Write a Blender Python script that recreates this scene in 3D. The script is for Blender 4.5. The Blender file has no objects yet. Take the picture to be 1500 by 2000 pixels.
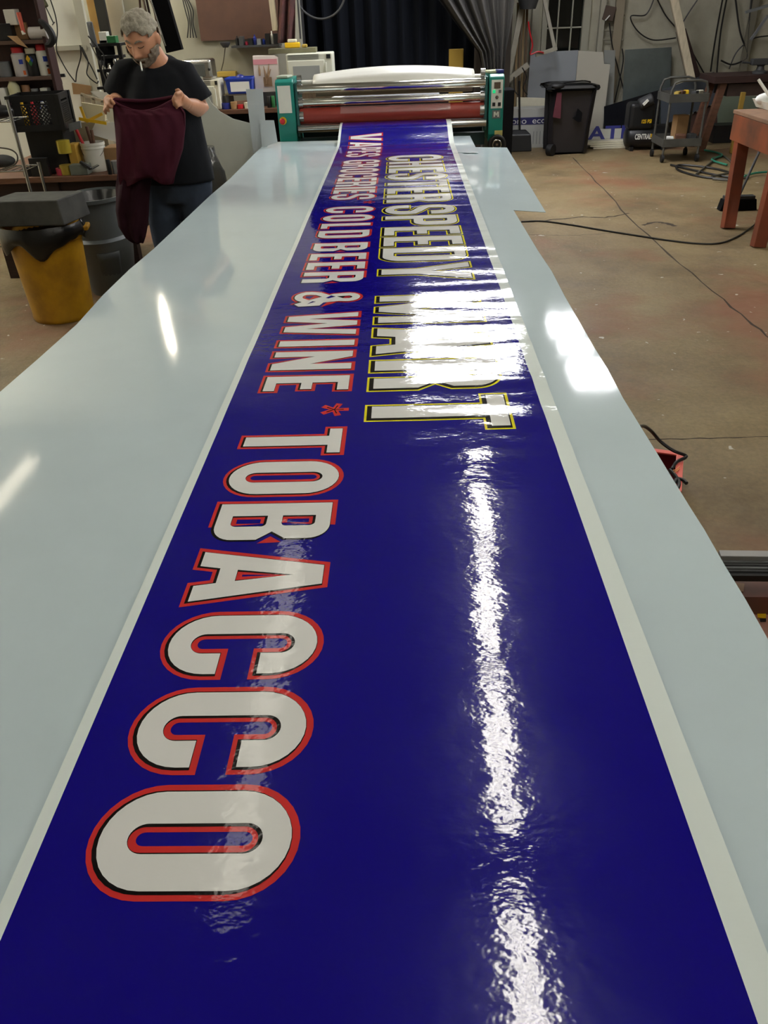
import bpy, bmesh, math, random
from mathutils import Vector, Matrix, noise
from mathutils.geometry import tessellate_polygon
R = math.radians
PI = math.pi
scn = bpy.context.scene
C = scn.collection
random.seed(7)

# ---------------------------------------------------------------- camera
F = 1540.0; PITCH = R(32.75); ROLL = R(2.3); YAW = R(2.25)
CAM = Vector((0, 0, 1.755))
fwd = Vector((-math.sin(YAW)*math.cos(PITCH), math.cos(YAW)*math.cos(PITCH), -math.sin(PITCH)))
r0 = fwd.cross(Vector((0, 0, 1))).normalized(); u0 = r0.cross(fwd)
RX = math.cos(ROLL)*r0 - math.sin(ROLL)*u0
UX = math.sin(ROLL)*r0 + math.cos(ROLL)*u0
cd = bpy.data.cameras.new('camera'); cam = bpy.data.objects.new('camera', cd); C.objects.link(cam)
cam.matrix_world = Matrix(((RX.x, UX.x, -fwd.x, CAM.x), (RX.y, UX.y, -fwd.y, CAM.y), (RX.z, UX.z, -fwd.z, CAM.z), (0, 0, 0, 1)))
cd.sensor_fit = 'VERTICAL'; cd.sensor_height = 24.0; cd.lens = 24.0*F/2000.0
cd.clip_start = 0.02; cd.clip_end = 100
scn.camera = cam
def ray(px, py): return (px-750)/F*RX - (py-1000)/F*UX + fwd
def onz(px, py, z=0.0):            # world point of a photo pixel on the level z
    d = ray(px, py); t = (z-CAM.z)/d.z; return Vector((d.x*t, d.y*t, z))
def ony(px, py, y):                # world point of a photo pixel on the upright plane at distance y
    d = ray(px, py); t = y/d.y; return Vector((d.x*t, y, CAM.z+d.z*t))
def ppm(p):                        # pixels per metre at a point
    return F/((Vector(p)-CAM).dot(fwd))

# ---------------------------------------------------------------- world, exposure
w = bpy.data.worlds.new('night'); scn.world = w; w.use_nodes = True
w.node_tree.nodes['Background'].inputs[0].default_value = (0.55, 0.62, 0.75, 1)
w.node_tree.nodes['Background'].inputs[1].default_value = 0.01
vs = scn.view_settings; vs.view_transform = 'Standard'; vs.look = 'None'; vs.gamma = 1.0
vs.use_curve_mapping = False; vs.exposure = 0.18
LIGHT = 1.0

# ---------------------------------------------------------------- materials
def lin(c):
    return tuple(((v/255)/12.92 if v <= 10 else (((v/255)+0.055)/1.055)**2.4) for v in c)
MATS = {}
def mat(name, rgb, rough=0.6, metal=0.0, spec=0.5, var=0.0, vscale=6.0, bump=0.0, bscale=40.0, emit=None, es=0.0, coat=0.0, alpha=1.0, trans=0.0, sub=0.0, vary2=None, stretch=None, coords='Object'):
    if name in MATS: return MATS[name]
    m = bpy.data.materials.new(name); m.use_nodes = True; nt = m.node_tree; b = nt.nodes['Principled BSDF']
    c = lin(rgb)
    b.inputs['Base Color'].default_value = (*c, 1); b.inputs['Roughness'].default_value = rough
    b.inputs['Metallic'].default_value = metal; b.inputs['Specular IOR Level'].default_value = spec
    b.inputs['Coat Weight'].default_value = coat; b.inputs['Alpha'].default_value = alpha
    b.inputs['Coat Roughness'].default_value = 0.05
    b.inputs['Transmission Weight'].default_value = trans
    if sub: b.inputs['Subsurface Weight'].default_value = sub; b.inputs['Subsurface Radius'].default_value = (0.02, 0.008, 0.004)
    if emit is not None:
        b.inputs['Emission Color'].default_value = (*lin(emit), 1); b.inputs['Emission Strength'].default_value = es
    L = nt.links
    if var or bump or vary2:
        tc = nt.nodes.new('ShaderNodeTexCoord'); src = tc.outputs[coords]
        if stretch:
            mp = nt.nodes.new('ShaderNodeMapping'); mp.inputs['Scale'].default_value = stretch
            L.new(src, mp.inputs['Vector']); src = mp.outputs['Vector']
    if var or vary2:
        n = nt.nodes.new('ShaderNodeTexNoise'); n.inputs['Scale'].default_value = vscale; n.inputs['Detail'].default_value = 6
        n.inputs['Roughness'].default_value = 0.6
        L.new(src, n.inputs['Vector'])
        rp = nt.nodes.new('ShaderNodeValToRGB'); e = rp.color_ramp.elements
        e[0].position = 0.32; e[1].position = 0.68
        if vary2:
            e[0].color = (*lin(vary2), 1); e[1].color = (*c, 1)
        else:
            e[0].color = tuple(v*(1-var) for v in c)+(1,); e[1].color = tuple(min(1, v*(1+var)) for v in c)+(1,)
        L.new(n.outputs['Fac'], rp.inputs['Fac']); L.new(rp.outputs['Color'], b.inputs['Base Color'])
    if bump:
        n2 = nt.nodes.new('ShaderNodeTexNoise'); n2.inputs['Scale'].default_value = bscale; n2.inputs['Detail'].default_value = 4
        L.new(src, n2.inputs['Vector'])
        bp = nt.nodes.new('ShaderNodeBump'); bp.inputs['Strength'].default_value = 1.0; bp.inputs['Distance'].default_value = bump
        L.new(n2.outputs['Fac'], bp.inputs['Height']); L.new(bp.outputs['Normal'], b.inputs['Normal'])
    MATS[name] = m; return m

# ---------------------------------------------------------------- mesh helpers
class MB:
    def __init__(s): s.v = []; s.f = []; s.m = []; s.mi = 0
    def add(s, vs, fs):
        o = len(s.v); s.v += [Vector(p) for p in vs]; s.f += [tuple(i+o for i in f) for f in fs]; s.m += [s.mi]*len(fs); return s
    def box(s, c, d, rz=0, M=None):
        x, y, z = d[0]/2, d[1]/2, d[2]/2
        q = M if M is not None else Matrix.Rotation(rz, 3, 'Z')
        P = [Vector(c)+q@Vector((a*x, b*y, e*z)) for e in (-1, 1) for b in (-1, 1) for a in (-1, 1)]
        return s.add(P, [(0, 2, 3, 1), (4, 5, 7, 6), (0, 1, 5, 4), (2, 6, 7, 3), (0, 4, 6, 2), (1, 3, 7, 5)])
    def beam(s, a, b, wd, th, up=(0, 0, 1)):       # rectangular bar from a to b
        a = Vector(a); b = Vector(b); d = (b-a); L = d.length; d.normalize()
        sx = d.cross(Vector(up))
        if sx.length < 1e-3: sx = d.cross(Vector((0, 1, 0)))
        sx.normalize(); sz = sx.cross(d)
        M = Matrix((sx, d, sz)).transposed()
        return s.box((a+b)/2, (wd, L, th), M=M)
    def loft(s, rings, cap=True, closed=False):
        n = len(rings[0]); o = len(s.v); vs = [p for r in rings for p in r]; fs = []
        K = len(rings)
        for i in range(K if closed else K-1):
            a = i*n; b = ((i+1) % K)*n
            for j in range(n):
                k = (j+1) % n; fs.append((a+j, a+k, b+k, b+j))
        if cap and not closed: fs.append(tuple(range(n))[::-1]); fs.append(tuple((K-1)*n+j for j in range(n)))
        return s.add(vs, fs)
    def tube(s, pts, r, n=8, rads=None, closed=False):
        pts = [Vector(p) for p in pts]; K = len(pts); rings = []; prev = None
        for i, p in enumerate(pts):
            if closed: t = pts[(i+1) % K]-pts[i-1]
            else: t = pts[min(i+1, K-1)]-pts[max(i-1, 0)]
            t.normalize()
            if prev is None:
                a = t.cross(Vector((0, 0, 1)))
                if a.length < 0.1: a = t.cross(Vector((0, 1, 0)))
            else: a = prev - t*prev.dot(t)
            a.normalize(); prev = a; b = t.cross(a); rr = rads[i] if rads else r
            rings.append([p+rr*(math.cos(q)*a+math.sin(q)*b) for q in (2*PI*j/n for j in range(n))])
        return s.loft(rings, True, closed)
    def cyl(s, a, b, r, r2=None, n=20):
        return s.tube([a, b], r, n, [r, r if r2 is None else r2])
    def lathe(s, prof, c=(0, 0, 0), n=28, cap=True, sx=1, sy=1):
        c = Vector(c)
        return s.loft([[c+Vector((sx*r*math.cos(2*PI*j/n), sy*r*math.sin(2*PI*j/n), z)) for j in range(n)] for r, z in prof], cap)
    def prism(s, poly, y0, y1, ax='y'):              # polygon in x,z pulled from y0 to y1 (ax y), or in x,y pulled in z
        n = len(poly)
        if ax == 'y': A = [Vector((p[0], y0, p[1])) for p in poly]; B = [Vector((p[0], y1, p[1])) for p in poly]
        elif ax == 'z': A = [Vector((p[0], p[1], y0)) for p in poly]; B = [Vector((p[0], p[1], y1)) for p in poly]
        else: A = [Vector((y0, p[0], p[1])) for p in poly]; B = [Vector((y1, p[0], p[1])) for p in poly]
        fs = [(i, (i+1) % n, n+(i+1) % n, n+i) for i in range(n)]
        o = len(s.v); s.add(A+B, fs)
        for T in tessellate_polygon([A]):
            s.f.append((o+T[0], o+T[1], o+T[2])); s.m.append(s.mi); s.f.append((o+n+T[2], o+n+T[1], o+n+T[0])); s.m.append(s.mi)
        return s
    def quadslab(s, P, th):                          # four corner points, thickness along the face normal
        P = [Vector(p) for p in P]; nn = (P[1]-P[0]).cross(P[3]-P[0]).normalized()*th
        return s.add(P+[p+nn for p in P], [(0, 1, 2, 3), (7, 6, 5, 4), (0, 4, 5, 1), (1, 5, 6, 2), (2, 6, 7, 3), (3, 7, 4, 0)])
    def grid(s, fn, nu, nv):
        vs = [fn(i/nu, j/nv) for i in range(nu+1) for j in range(nv+1)]
        return s.add(vs, [(i*(nv+1)+j, (i+1)*(nv+1)+j, (i+1)*(nv+1)+j+1, i*(nv+1)+j+1) for i in range(nu) for j in range(nv)])
    def sphere(s, c, r, n=20, m=12, sc=(1, 1, 1)):
        c = Vector(c)
        return s.loft([[c+Vector((r*sc[0]*math.sin(t)*math.cos(2*PI*j/n), r*sc[1]*math.sin(t)*math.sin(2*PI*j/n), r*sc[2]*math.cos(t))) for j in range(n)] for t in (max(.01, min(PI-.01, PI*i/m)) for i in range(m, -1, -1))])
    def build(s, name, ms, parent=None, smooth=False, bev=0, world=True, solid=0, sub=0, seg=2, angle=40):
        ms = ms if isinstance(ms, (list, tuple)) else [ms]
        off = Vector((0, 0, 0)); top = parent is None
        if parent is not None and world: off = WORLD.get(parent, Vector((0, 0, 0)))
        me = bpy.data.meshes.new(name)
        if top and world and s.v:                    # origin at the base of the thing
            mn = Vector([min(v[i] for v in s.v) for i in range(3)]); mx = Vector([max(v[i] for v in s.v) for i in range(3)])
            off = Vector(((mn.x+mx.x)/2, (mn.y+mx.y)/2, mn.z))
        me.from_pydata([v-off for v in s.v], [], s.f); me.update()
        for m_ in ms: me.materials.append(m_)
        for p, i in zip(me.polygons, s.m): p.material_index = min(i, len(ms)-1)
        bm = bmesh.new(); bm.from_mesh(me); bmesh.ops.recalc_face_normals(bm, faces=bm.faces); bm.to_mesh(me); bm.free()
        o = bpy.data.objects.new(name, me); C.objects.link(o)
        if top: o.location = off; WORLD[o] = off.copy()
        else: o.parent = parent; WORLD[o] = WORLD.get(parent, Vector((0, 0, 0))).copy()
        if solid:
            q = o.modifiers.new('solid', 'SOLIDIFY'); q.thickness = solid; q.offset = 0
        if bev:
            q = o.modifiers.new('bevel', 'BEVEL'); q.width = bev; q.segments = seg; q.limit_method = 'ANGLE'; q.angle_limit = R(35)
        if sub:
            q = o.modifiers.new('sub', 'SUBSURF'); q.levels = sub; q.render_levels = sub
        if smooth:
            me.shade_smooth()
            try: me.set_sharp_from_angle(angle=R(angle))
            except Exception: pass
        return o
WORLD = {}
def thing(name, label, cat, loc=(0, 0, 0), group=None):
    o = bpy.data.objects.new(name, None); C.objects.link(o); o.location = loc; o.empty_display_size = 0.1
    WORLD[o] = Vector(loc); o['label'] = label; o['category'] = cat
    if group: o['group'] = group
    return o
def tag(o, label, cat, group=None, kind=None):
    o['label'] = label; o['category'] = cat
    if group: o['group'] = group
    if kind: o['kind'] = kind
    return o
def struct(o): o['kind'] = 'structure'; return o
def dup(root, loc, label=None, group=None):
    def cp(o, par):
        c = o.copy(); C.objects.link(c); c.parent = par
        for ch in [x for x in bpy.data.objects if x.parent == o]: cp(ch, c)
        return c
    kids = [x for x in bpy.data.objects if x.parent == root]
    r = root.copy(); C.objects.link(r); r.location = loc
    for k in kids:
        cp(k, r)
    if label: r['label'] = label
    if group: r['group'] = group
    WORLD[r] = Vector(loc)
    return r
def catmull(pts, k=8):
    P = [Vector(p) for p in pts]; out = []
    for i in range(len(P)-1):
        a = P[max(i-1, 0)]; b = P[i]; c = P[i+1]; d = P[min(i+2, len(P)-1)]
        for j in range(k):
            t = j/k
            out.append(0.5*((2*b)+(c-a)*t+(2*a-5*b+4*c-d)*t*t+(3*b-a-3*c+d)*t**3))
    out.append(P[-1]); return out
def cable(name, pts, r, m, label, cat='cable', group=None, k=8, parent=None, kind=None):
    o = MB().tube(catmull(pts, k), r, 6).build(name, m, parent, smooth=True)
    if parent is None: tag(o, label, cat, group, kind)
    return o

# ---------------------------------------------------------------- common materials
def M_(n): return MATS[n]
mat('white_pvc', (192, 208, 213), 0.07, spec=0.5, bump=0.0006, bscale=2.5, var=0.03, vscale=2.5)
mat('steel', (190, 190, 188), 0.22, metal=1.0)
mat('chrome', (225, 222, 212), 0.12, metal=1.0)
mat('black_plastic', (20, 21, 23), 0.42, var=0.2)
mat('black_matte', (12, 12, 14), 0.9, spec=0.1)
mat('black_rubber', (16, 16, 17), 0.6)
mat('dark_grey', (52, 53, 54), 0.6, var=0.2)
mat('grey_plastic', (105, 108, 110), 0.5, var=0.1)
mat('white_plastic', (222, 222, 212), 0.4, var=0.06)
mat('cream', (205, 200, 178), 0.55, var=0.08)
mat('cardboard', (158, 124, 84), 0.85, var=0.12)
mat('red', (190, 30, 40), 0.4)
mat('pink', (205, 60, 90), 0.45)
mat('yellow', (222, 178, 20), 0.45, var=0.08)
mat('blue', (30, 60, 165), 0.4)
mat('green', (40, 110, 60), 0.5)
mat('orange', (215, 100, 30), 0.5)
mat('brown_wood', (92, 60, 42), 0.65, var=0.35, vscale=5, stretch=(1, 8, 8))
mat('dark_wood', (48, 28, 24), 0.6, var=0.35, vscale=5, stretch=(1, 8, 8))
mat('pale_wood', (176, 165, 140), 0.7, var=0.15, vscale=4, stretch=(8, 8, 1))
mat('old_wood', (84, 70, 52), 0.8, var=0.4, vscale=5, stretch=(6, 6, 1))
mat('cable_black', (16, 15, 14), 0.5)
mat('cable_grey', (70, 66, 56), 0.6)
mat('paper', (225, 226, 222), 0.7)
mat('galvanized', (120, 130, 130), 0.38, metal=0.75, var=0.15, vscale=3)
# ---------------------------------------------------------------- lamps
tube_m = mat('tube_light', (255, 255, 250), 0.5, emit=(255, 250, 235), es=60.0*LIGHT)
dim_m = mat('tube_light_dim', (255, 255, 250), 0.5, emit=(255, 248, 235), es=4.0*LIGHT)
lens_m = mat('lamp_lens', (255, 255, 250), 0.5, emit=(250, 250, 255), es=20.0*LIGHT)
lens2_m = mat('lamp_lens_small', (255, 255, 250), 0.5, emit=(250, 250, 255), es=20.0*LIGHT)
house_m = mat('lamp_housing', (200, 200, 195), 0.5)
CEIL = 3.6
def strip_lamp(x, y0, y1, label, m=tube_m, along='y', tubes=2, z=CEIL-0.02, r=0.013, gap=0.08, grp=None):
    if along == 'y': a, b = (x, y0, z), (x, y1, z)
    else: a, b = (y0, x, z), (y1, x, z)
    a = Vector(a); b = Vector(b); mid = (a+b)/2
    t = thing('strip_light', label, 'ceiling light', (mid.x, mid.y, z-0.12), grp)
    d = (b-a).normalized(); s = Vector((d.y, -d.x, 0))
    h = MB(); h.box(mid+Vector((0, 0, -0.02)), ((0.16, (b-a).length, 0.045) if along == 'y' else ((b-a).length, 0.16, 0.045)))
    h.build('housing', house_m, t, bev=0.006)
    for k in range(tubes):
        o = s*(gap*(k-(tubes-1)/2))
        q = MB(); q.cyl(a+o+d*0.03+Vector((0, 0, -0.07)), b+o-d*0.03+Vector((0, 0, -0.07)), r, n=10); q.build('tube', m, t, smooth=True)
        for e, sg in ((a, 1), (b, -1)):
            q = MB(); q.box(e+o+d*0.02*sg+Vector((0, 0, -0.065)), (0.025, 0.025, 0.05)); q.build('socket', M_('white_plastic'), t)
    return t
def panel_lamp(x0, x1, y0, y1, label, m=lens_m, nx=3, ny=1, z=CEIL-0.02):
    t = thing('panel_light', label, 'ceiling light', ((x0+x1)/2, (y0+y1)/2, z-0.1))
    h = MB(); h.box(((x0+x1)/2, (y0+y1)/2, z-0.03), (x1-x0+0.06, y1-y0+0.06, 0.06)); h.build('housing', house_m, t, bev=0.006)
    q = MB()
    dx = (x1-x0)/nx; dy = (y1-y0)/ny
    for i in range(nx):
        for j in range(ny):
            q.box((x0+dx*(i+.5), y0+dy*(j+.5), z-0.07), (dx-0.04, dy-0.04, 0.015))
    q.build('diffuser', m, t)
    return t
for k, yy in enumerate((-0.3, 1.0, 2.5, 3.8, 5.1)):
    strip_lamp((.45, .47, .52, .55, .59)[k], yy, yy+1.22, ('strip light overhead beside the banner, %s of five in the row' % ('first nearest the camera', 'second', 'third, middle', 'fourth', 'fifth, farthest')[k]), grp='row of strip lights over the banner', m=mat('tube_light_near', (255, 255, 250), 0.5, emit=(255, 250, 240), es=34.0*LIGHT))
strip_lamp(-0.93, 2.1, 5.3, 'long dim strip light overhead left of the banner', m=dim_m)
panel_lamp(0.0, 1.35, 8.3, 9.4, 'wide bright panel light in front of the laminator, nearer one', nx=3, ny=2)
panel_lamp(0.1, 1.5, 9.7, 10.9, 'wide bright panel light far behind the laminator', nx=3, ny=2)
panel_lamp(1.86, 2.36, 8.15, 8.85, 'small bright panel light on the right, nearest of three', m=lens2_m, nx=3, ny=1)
panel_lamp(1.86, 2.3, 9.2, 9.45, 'small bright panel light on the right, middle of three', m=lens2_m, nx=3, ny=1)
panel_lamp(1.86, 2.3, 9.8, 10.4, 'small bright panel light on the right, farthest of three', m=lens2_m, nx=2, ny=1)
strip_lamp(-3.7, 5.6, 6.8, 'strip light overhead left of the yellow bin', m=mat('tube_light_left2', (255, 255, 250), 0.5, emit=(255, 240, 215), es=7.0*LIGHT), tubes=2)

hot = mat('fill_tube_hot', (255, 255, 250), 0.5, emit=(255, 252, 244), es=75.0*LIGHT)
warm = mat('fill_tube_warm', (255, 255, 250), 0.5, emit=(255, 246, 228), es=9.0*LIGHT)
for x_, y0_, y1_, lb, m_ in ((-2.2, -2.2, 1.0, 'behind the camera to the left', warm), (2.0, -2.2, 1.0, 'behind the camera to the right', warm), (-5.4, 6.0, 7.2, 'over the shelves in the left corner', hot), (-3.5, 3.2, 5.2, 'left of the table', mat('fill_tube_soft', (255, 255, 250), 0.5, emit=(255, 248, 232), es=18.0*LIGHT)), (4.0, 2.0, 4.2, 'right side of the shop, nearer one', hot), (3.3, 5.2, 8.2, 'right side of the shop, farther one', mat('fill_tube_side', (255, 255, 250), 0.5, emit=(255, 250, 238), es=36.0*LIGHT))):
    strip_lamp(x_, y0_, y1_, 'added fill strip light overhead, out of view, '+lb, m=m_)  # added fill lamps, kept out of view to brighten table, floor and walls
strip_lamp(6.75, -6.3, -4.35, 'added fill strip light out of view across the left corner, brightening the white wall', m=mat('fill_tube_wall', (255, 255, 250), 0.5, emit=(255, 250, 236), es=190.0*LIGHT), along='x')  # added lamp out of view, there only to lift the white wall
def hung_lamp(a, b, label):
    a = Vector(a); b = Vector(b); d = (b-a).normalized(); t = thing('hanging_lamp', label, 'hanging lamp', (a+b)/2)
    q = MB(); q.beam(a+Vector((0, 0, .05)), b+Vector((0, 0, .05)), .09, .04); q.build('housing', house_m, t, bev=.004)
    q = MB(); q.cyl(a+d*.03, b-d*.03, .013, n=10); q.build('tube', MATS['tube_light_left'], t, smooth=True)
    for p in (a+d*.2, b-d*.2): q = MB(); q.cyl(p+Vector((0, 0, .07)), (p.x, p.y, CEIL), .003, n=6); q.build('hanger', M_('steel'), t)
mat('tube_light_left', (255, 255, 250), 0.5, emit=(255, 244, 222), es=130.0*LIGHT)
hung_lamp((-2.92, 8.4, 3.1), (-3.62, 10.1, 3.1), 'hanging tube lamp over the back bench, left one')
hung_lamp((-2.70, 8.6, 3.1), (-3.22, 10.2, 3.1), 'hanging tube lamp over the back bench, right one')
# ---------------------------------------------------------------- room shell
wall_m = mat('wall_paint', (166, 162, 143), 0.85, var=0.10, vscale=2.2, bump=0.002, bscale=60, vary2=(144, 140, 124))
wallw_m = mat('wall_white', (236, 235, 222), 0.8, vscale=1.5, vary2=(222, 220, 204), bump=0.001, bscale=30)
def floor_mat():
    m = bpy.data.materials.new('concrete_floor'); m.use_nodes = True; nt = m.node_tree; L = nt.links; b = nt.nodes['Principled BSDF']
    tc = nt.nodes.new('ShaderNodeTexCoord')
    def noise_(sc, det=6, rg=0.6):
        n = nt.nodes.new('ShaderNodeTexNoise'); n.inputs['Scale'].default_value = sc; n.inputs['Detail'].default_value = det; n.inputs['Roughness'].default_value = rg
        L.new(tc.outputs['Object'], n.inputs['Vector']); return n
    def ramp(src, stops):
        r = nt.nodes.new('ShaderNodeValToRGB'); L.new(src, r.inputs['Fac']); e = r.color_ramp.elements
        e[0].position, e[0].color = stops[0][0], (*stops[0][1], 1); e[1].position, e[1].color = stops[-1][0], (*stops[-1][1], 1)
        for p, c in stops[1:-1]: q = e.new(p); q.color = (*c, 1)
        return r
    def mix(a, b_, f, t='MIX'):
        x = nt.nodes.new('ShaderNodeMix'); x.data_type = 'RGBA'; x.blend_type = t
        L.new(a, x.inputs[6]); L.new(b_, x.inputs[7])
        if isinstance(f, float): x.inputs[0].default_value = f
        else: L.new(f, x.inputs[0])
        return x.outputs[2]
    base = ramp(noise_(1.3, 8, 0.65).outputs['Fac'], [(0.3, lin((96, 80, 56))), (0.5, lin((124, 107, 76))), (0.72, lin((141, 125, 91)))])
    fine = ramp(noise_(40, 4, 0.7).outputs['Fac'], [(0.3, (0.78, 0.78, 0.78)), (0.7, (1.1, 1.1, 1.1))])
    c = mix(base.outputs['Color'], fine.outputs['Color'], 1.0, 'MULTIPLY')
    red = ramp(noise_(0.8, 5, 0.6).outputs['Fac'], [(0.52, (0, 0, 0)), (0.68, (1, 1, 1))])
    rc = nt.nodes.new('ShaderNodeRGB'); rc.outputs[0].default_value = (*lin((126, 88, 64)), 1)
    c = mix(c, rc.outputs[0], red.outputs['Color'])
    sp = ramp(noise_(14, 2, 0.4).outputs['Fac'], [(0.745, (0, 0, 0)), (0.765, (1, 1, 1))])
    wc = nt.nodes.new('ShaderNodeRGB'); wc.outputs[0].default_value = (*lin((190, 186, 175)), 1)
    c = mix(c, wc.outputs[0], sp.outputs['Color'])
    L.new(c, b.inputs['Base Color'])
    rr = ramp(noise_(3, 5).outputs['Fac'], [(0.3, (0.42,)*3), (0.7, (0.7,)*3)]); L.new(rr.outputs['Color'], b.inputs['Roughness'])
    bp = nt.nodes.new('ShaderNodeBump'); bp.inputs['Distance'].default_value = 0.003; L.new(noise_(25, 6).outputs['Fac'], bp.inputs['Height']); L.new(bp.outputs['Normal'], b.inputs['Normal'])
    b.inputs['Specular IOR Level'].default_value = 0.35
    return m
floor_m = floor_mat()
fl = MB(); fl.box((0.5, 5.5, -0.05), (15, 17.0, 0.1)); fl.mi = 1
def crack(pts, w, jit=0.012, k=5):
    P = catmull([onz(x, y, 0.0006) for x, y in pts], k); n = len(P); vs = []; rnd = random.Random(len(pts)*7+int(pts[0][0]))
    for i, p in enumerate(P):
        t = (P[min(i+1, n-1)]-P[max(i-1, 0)]).normalized(); s = Vector((t.y, -t.x, 0)); ww = w*rnd.uniform(.5, 1.3)
        q = p+s*rnd.uniform(-jit, jit); vs += [q-s*ww/2, q+s*ww/2]
    fl.add(vs, [(2*i, 2*i+1, 2*i+3, 2*i+2) for i in range(n-1)])
crack([(1118, 308), (1165, 355), (1230, 425), (1330, 515), (1430, 600), (1500, 656), (1600, 745), (1720, 850)], 0.016)
crack([(1227, 416), (1190, 424), (1140, 424), (1090, 428), (1030, 434)], 0.03, 0.02)
crack([(1235, 860), (1330, 857), (1420, 855), (1500, 852), (1700, 845), (1900, 838)], 0.008, 0.004)
crack([(1256, 440), (1280, 434), (1300, 436), (1318, 442)], 0.05, 0.01)
crack([(1030, 458), (1100, 460), (1150, 458), (1195, 455)], 0.008, 0.01)
struct(fl.build('floor', [floor_m, mat('crack_dirt', (52, 42, 32), 0.95)]))
ce = MB(); ce.box((0.5, 5.5, CEIL+0.05), (15, 17.0, 0.1))
for yy in range(-2, 14): ce.box((0.5, yy+.45, CEIL-0.0+0.0), (15, 0.06, 0.03))
struct(ce.build('ceiling', mat('ceiling_paint', (150, 152, 150), 0.9, var=0.15, vscale=1.5)))
XL = ony(153, 0, 7.7).x
q = MB(); q.box(((-7+XL)/2, 7.75, CEIL/2), (XL+7, 0.1, CEIL)); struct(q.build('wall_left', wallw_m))
XD0 = ony(588, 60, 10.6).x
q = MB(); q.box(((-7+XD0)/2, 10.65, CEIL/2), (XD0+7, 0.1, CEIL)); struct(q.build('wall_back', mat('wall_back_paint', (156, 155, 140), .8, vscale=1.5, vary2=(142, 140, 126), bump=0.001, bscale=30)))
q = MB(); q.box((-6.95, 5.5, CEIL/2), (0.1, 17, CEIL)); struct(q.build('wall_side', wallw_m))
q = MB(); q.box((8.0, 5.5, CEIL/2), (0.1, 17, CEIL)); struct(q.build('wall_right', wall_m))
q = MB(); q.box((0.5, -2.95, CEIL/2), (15, 0.1, CEIL)); struct(q.build('wall_front', wall_m))
q = MB(); q.box((XD0-0.05, 12.3, CEIL/2), (0.1, 3.2, CEIL)); struct(q.build('wall_return', mat('dark_wall', (30, 30, 32), 0.9)))
# far wall with a window opening
YW = 13.0
WX0, WX1, WZ0 = ony(1062, 60, YW).x, ony(1142, 60, YW).x, ony(1100, 104, YW).z
WZ1 = WZ0+1.5
fw = MB(); x0_, x1_ = XD0-0.1, 8.0
fw.box(((x0_+WX0)/2, YW+.05, CEIL/2), (WX0-x0_, 0.1, CEIL)); fw.box(((WX1+x1_)/2, YW+.05, CEIL/2), (x1_-WX1, 0.1, CEIL))
fw.box(((WX0+WX1)/2, YW+.05, WZ0/2), (WX1-WX0, 0.1, WZ0)); fw.box(((WX0+WX1)/2, YW+.05, (WZ1+CEIL)/2), (WX1-WX0, 0.1, CEIL-WZ1))
struct(fw.build('wall_far', wall_m))
wf = MB(); W_ = WX1-WX0
for xx, wdt in ((WX0, .07), (WX1, .1)): wf.box((xx, YW-.02, (WZ0+WZ1)/2), (wdt, 0.08, WZ1-WZ0))
wf.box(((WX0+WX1)/2, YW-.02, WZ0), (W_+.16, .1, .05)); wf.box(((WX0+WX1)/2, YW-.02, WZ1), (W_, .08, .06))
for k in (1, 2): wf.box((WX0+W_*k/3, YW+.02, (WZ0+WZ1)/2), (.018, .03, WZ1-WZ0))
for k in range(1, 4): wf.box(((WX0+WX1)/2, YW+.02, WZ0+.45*k-.14), (W_, .03, .018))
wn = struct(wf.build('window_1', mat('window_paint', (150, 148, 132), 0.6)))
q = MB(); q.box(((WX0+WX1)/2, YW+.045, (WZ0+WZ1)/2), (W_, .006, WZ1-WZ0)); q.build('window_pane', mat('night_glass', (10, 12, 11), 0.1, spec=0.6), wn)
# ---------------------------------------------------------------- work table and white sheets
TZ = 0.815
def px_poly(pts, z): return [tuple(onz(x, y, z)[:2]) for x, y in pts]
def sheet(name, poly, z, th, label, m='white_pvc', cat='plastic sheet', bev=0.0008, sag=None, res=0.12, grp=None):
    mb = MB(); mb.prism(poly, z-th, z, 'z'); o = mb.build(name, M_(m), bev=bev)
    tag(o, label, cat, grp); return o
frame = thing('work_table', 'long low wooden table carrying the white sheets and banner', 'table', (-0.3, 3.4, 0))
q = MB(); q.box((-0.32, 3.45, TZ-0.035), (1.7, 6.9, 0.04)); q.build('tabletop', M_('old_wood'), frame, bev=0.004)
for sx in (-1, 1):
    for yy in (0.3, 2.4, 4.5, 6.6):
        q = MB(); q.box((-0.32+sx*0.72, yy, (TZ-0.055)/2), (0.09, 0.09, TZ-0.055)); q.build('leg', M_('old_wood'), frame, bev=0.004)
SEAM = -0.15
Lp = [(-1.222, -0.9), (-1.222, 1.9)] + px_poly([(0, 765), (75, 700), (150, 633), (201, 576), (252, 526.5), (300, 486), (354, 435), (411, 381), (450, 348), (495, 302), (512, 286), (541, 277)], TZ)
Lp += [tuple(onz(666, 274, TZ)[:2]), (SEAM, Lp[-1][1]-.02), (SEAM, -0.9)]
sheet('plastic_sheet', Lp, TZ, 0.004, 'glossy white plastic sheet left of the blue banner')
Rp = px_poly([(885, 274), (905, 300), (935, 330), (965, 370), (1000, 405), (1018, 435), (1050, 488), (1078, 530), (1103, 578), (1133, 630), (1160, 677), (1187, 720), (1217, 777), (1233, 803), (1283, 884), (1324, 951), (1346, 987), (1376, 1034), (1416, 1104), (1457, 1171), (1495, 1239)], TZ)
Rp = [(SEAM+.004, Rp[0][1])] + Rp + [(0.612, 0.8), (0.612, -0.9), (SEAM+.004, -0.9)]
sheet('plastic_sheet', Rp, TZ, 0.004, 'glossy white plastic sheet right of the blue banner')
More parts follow.
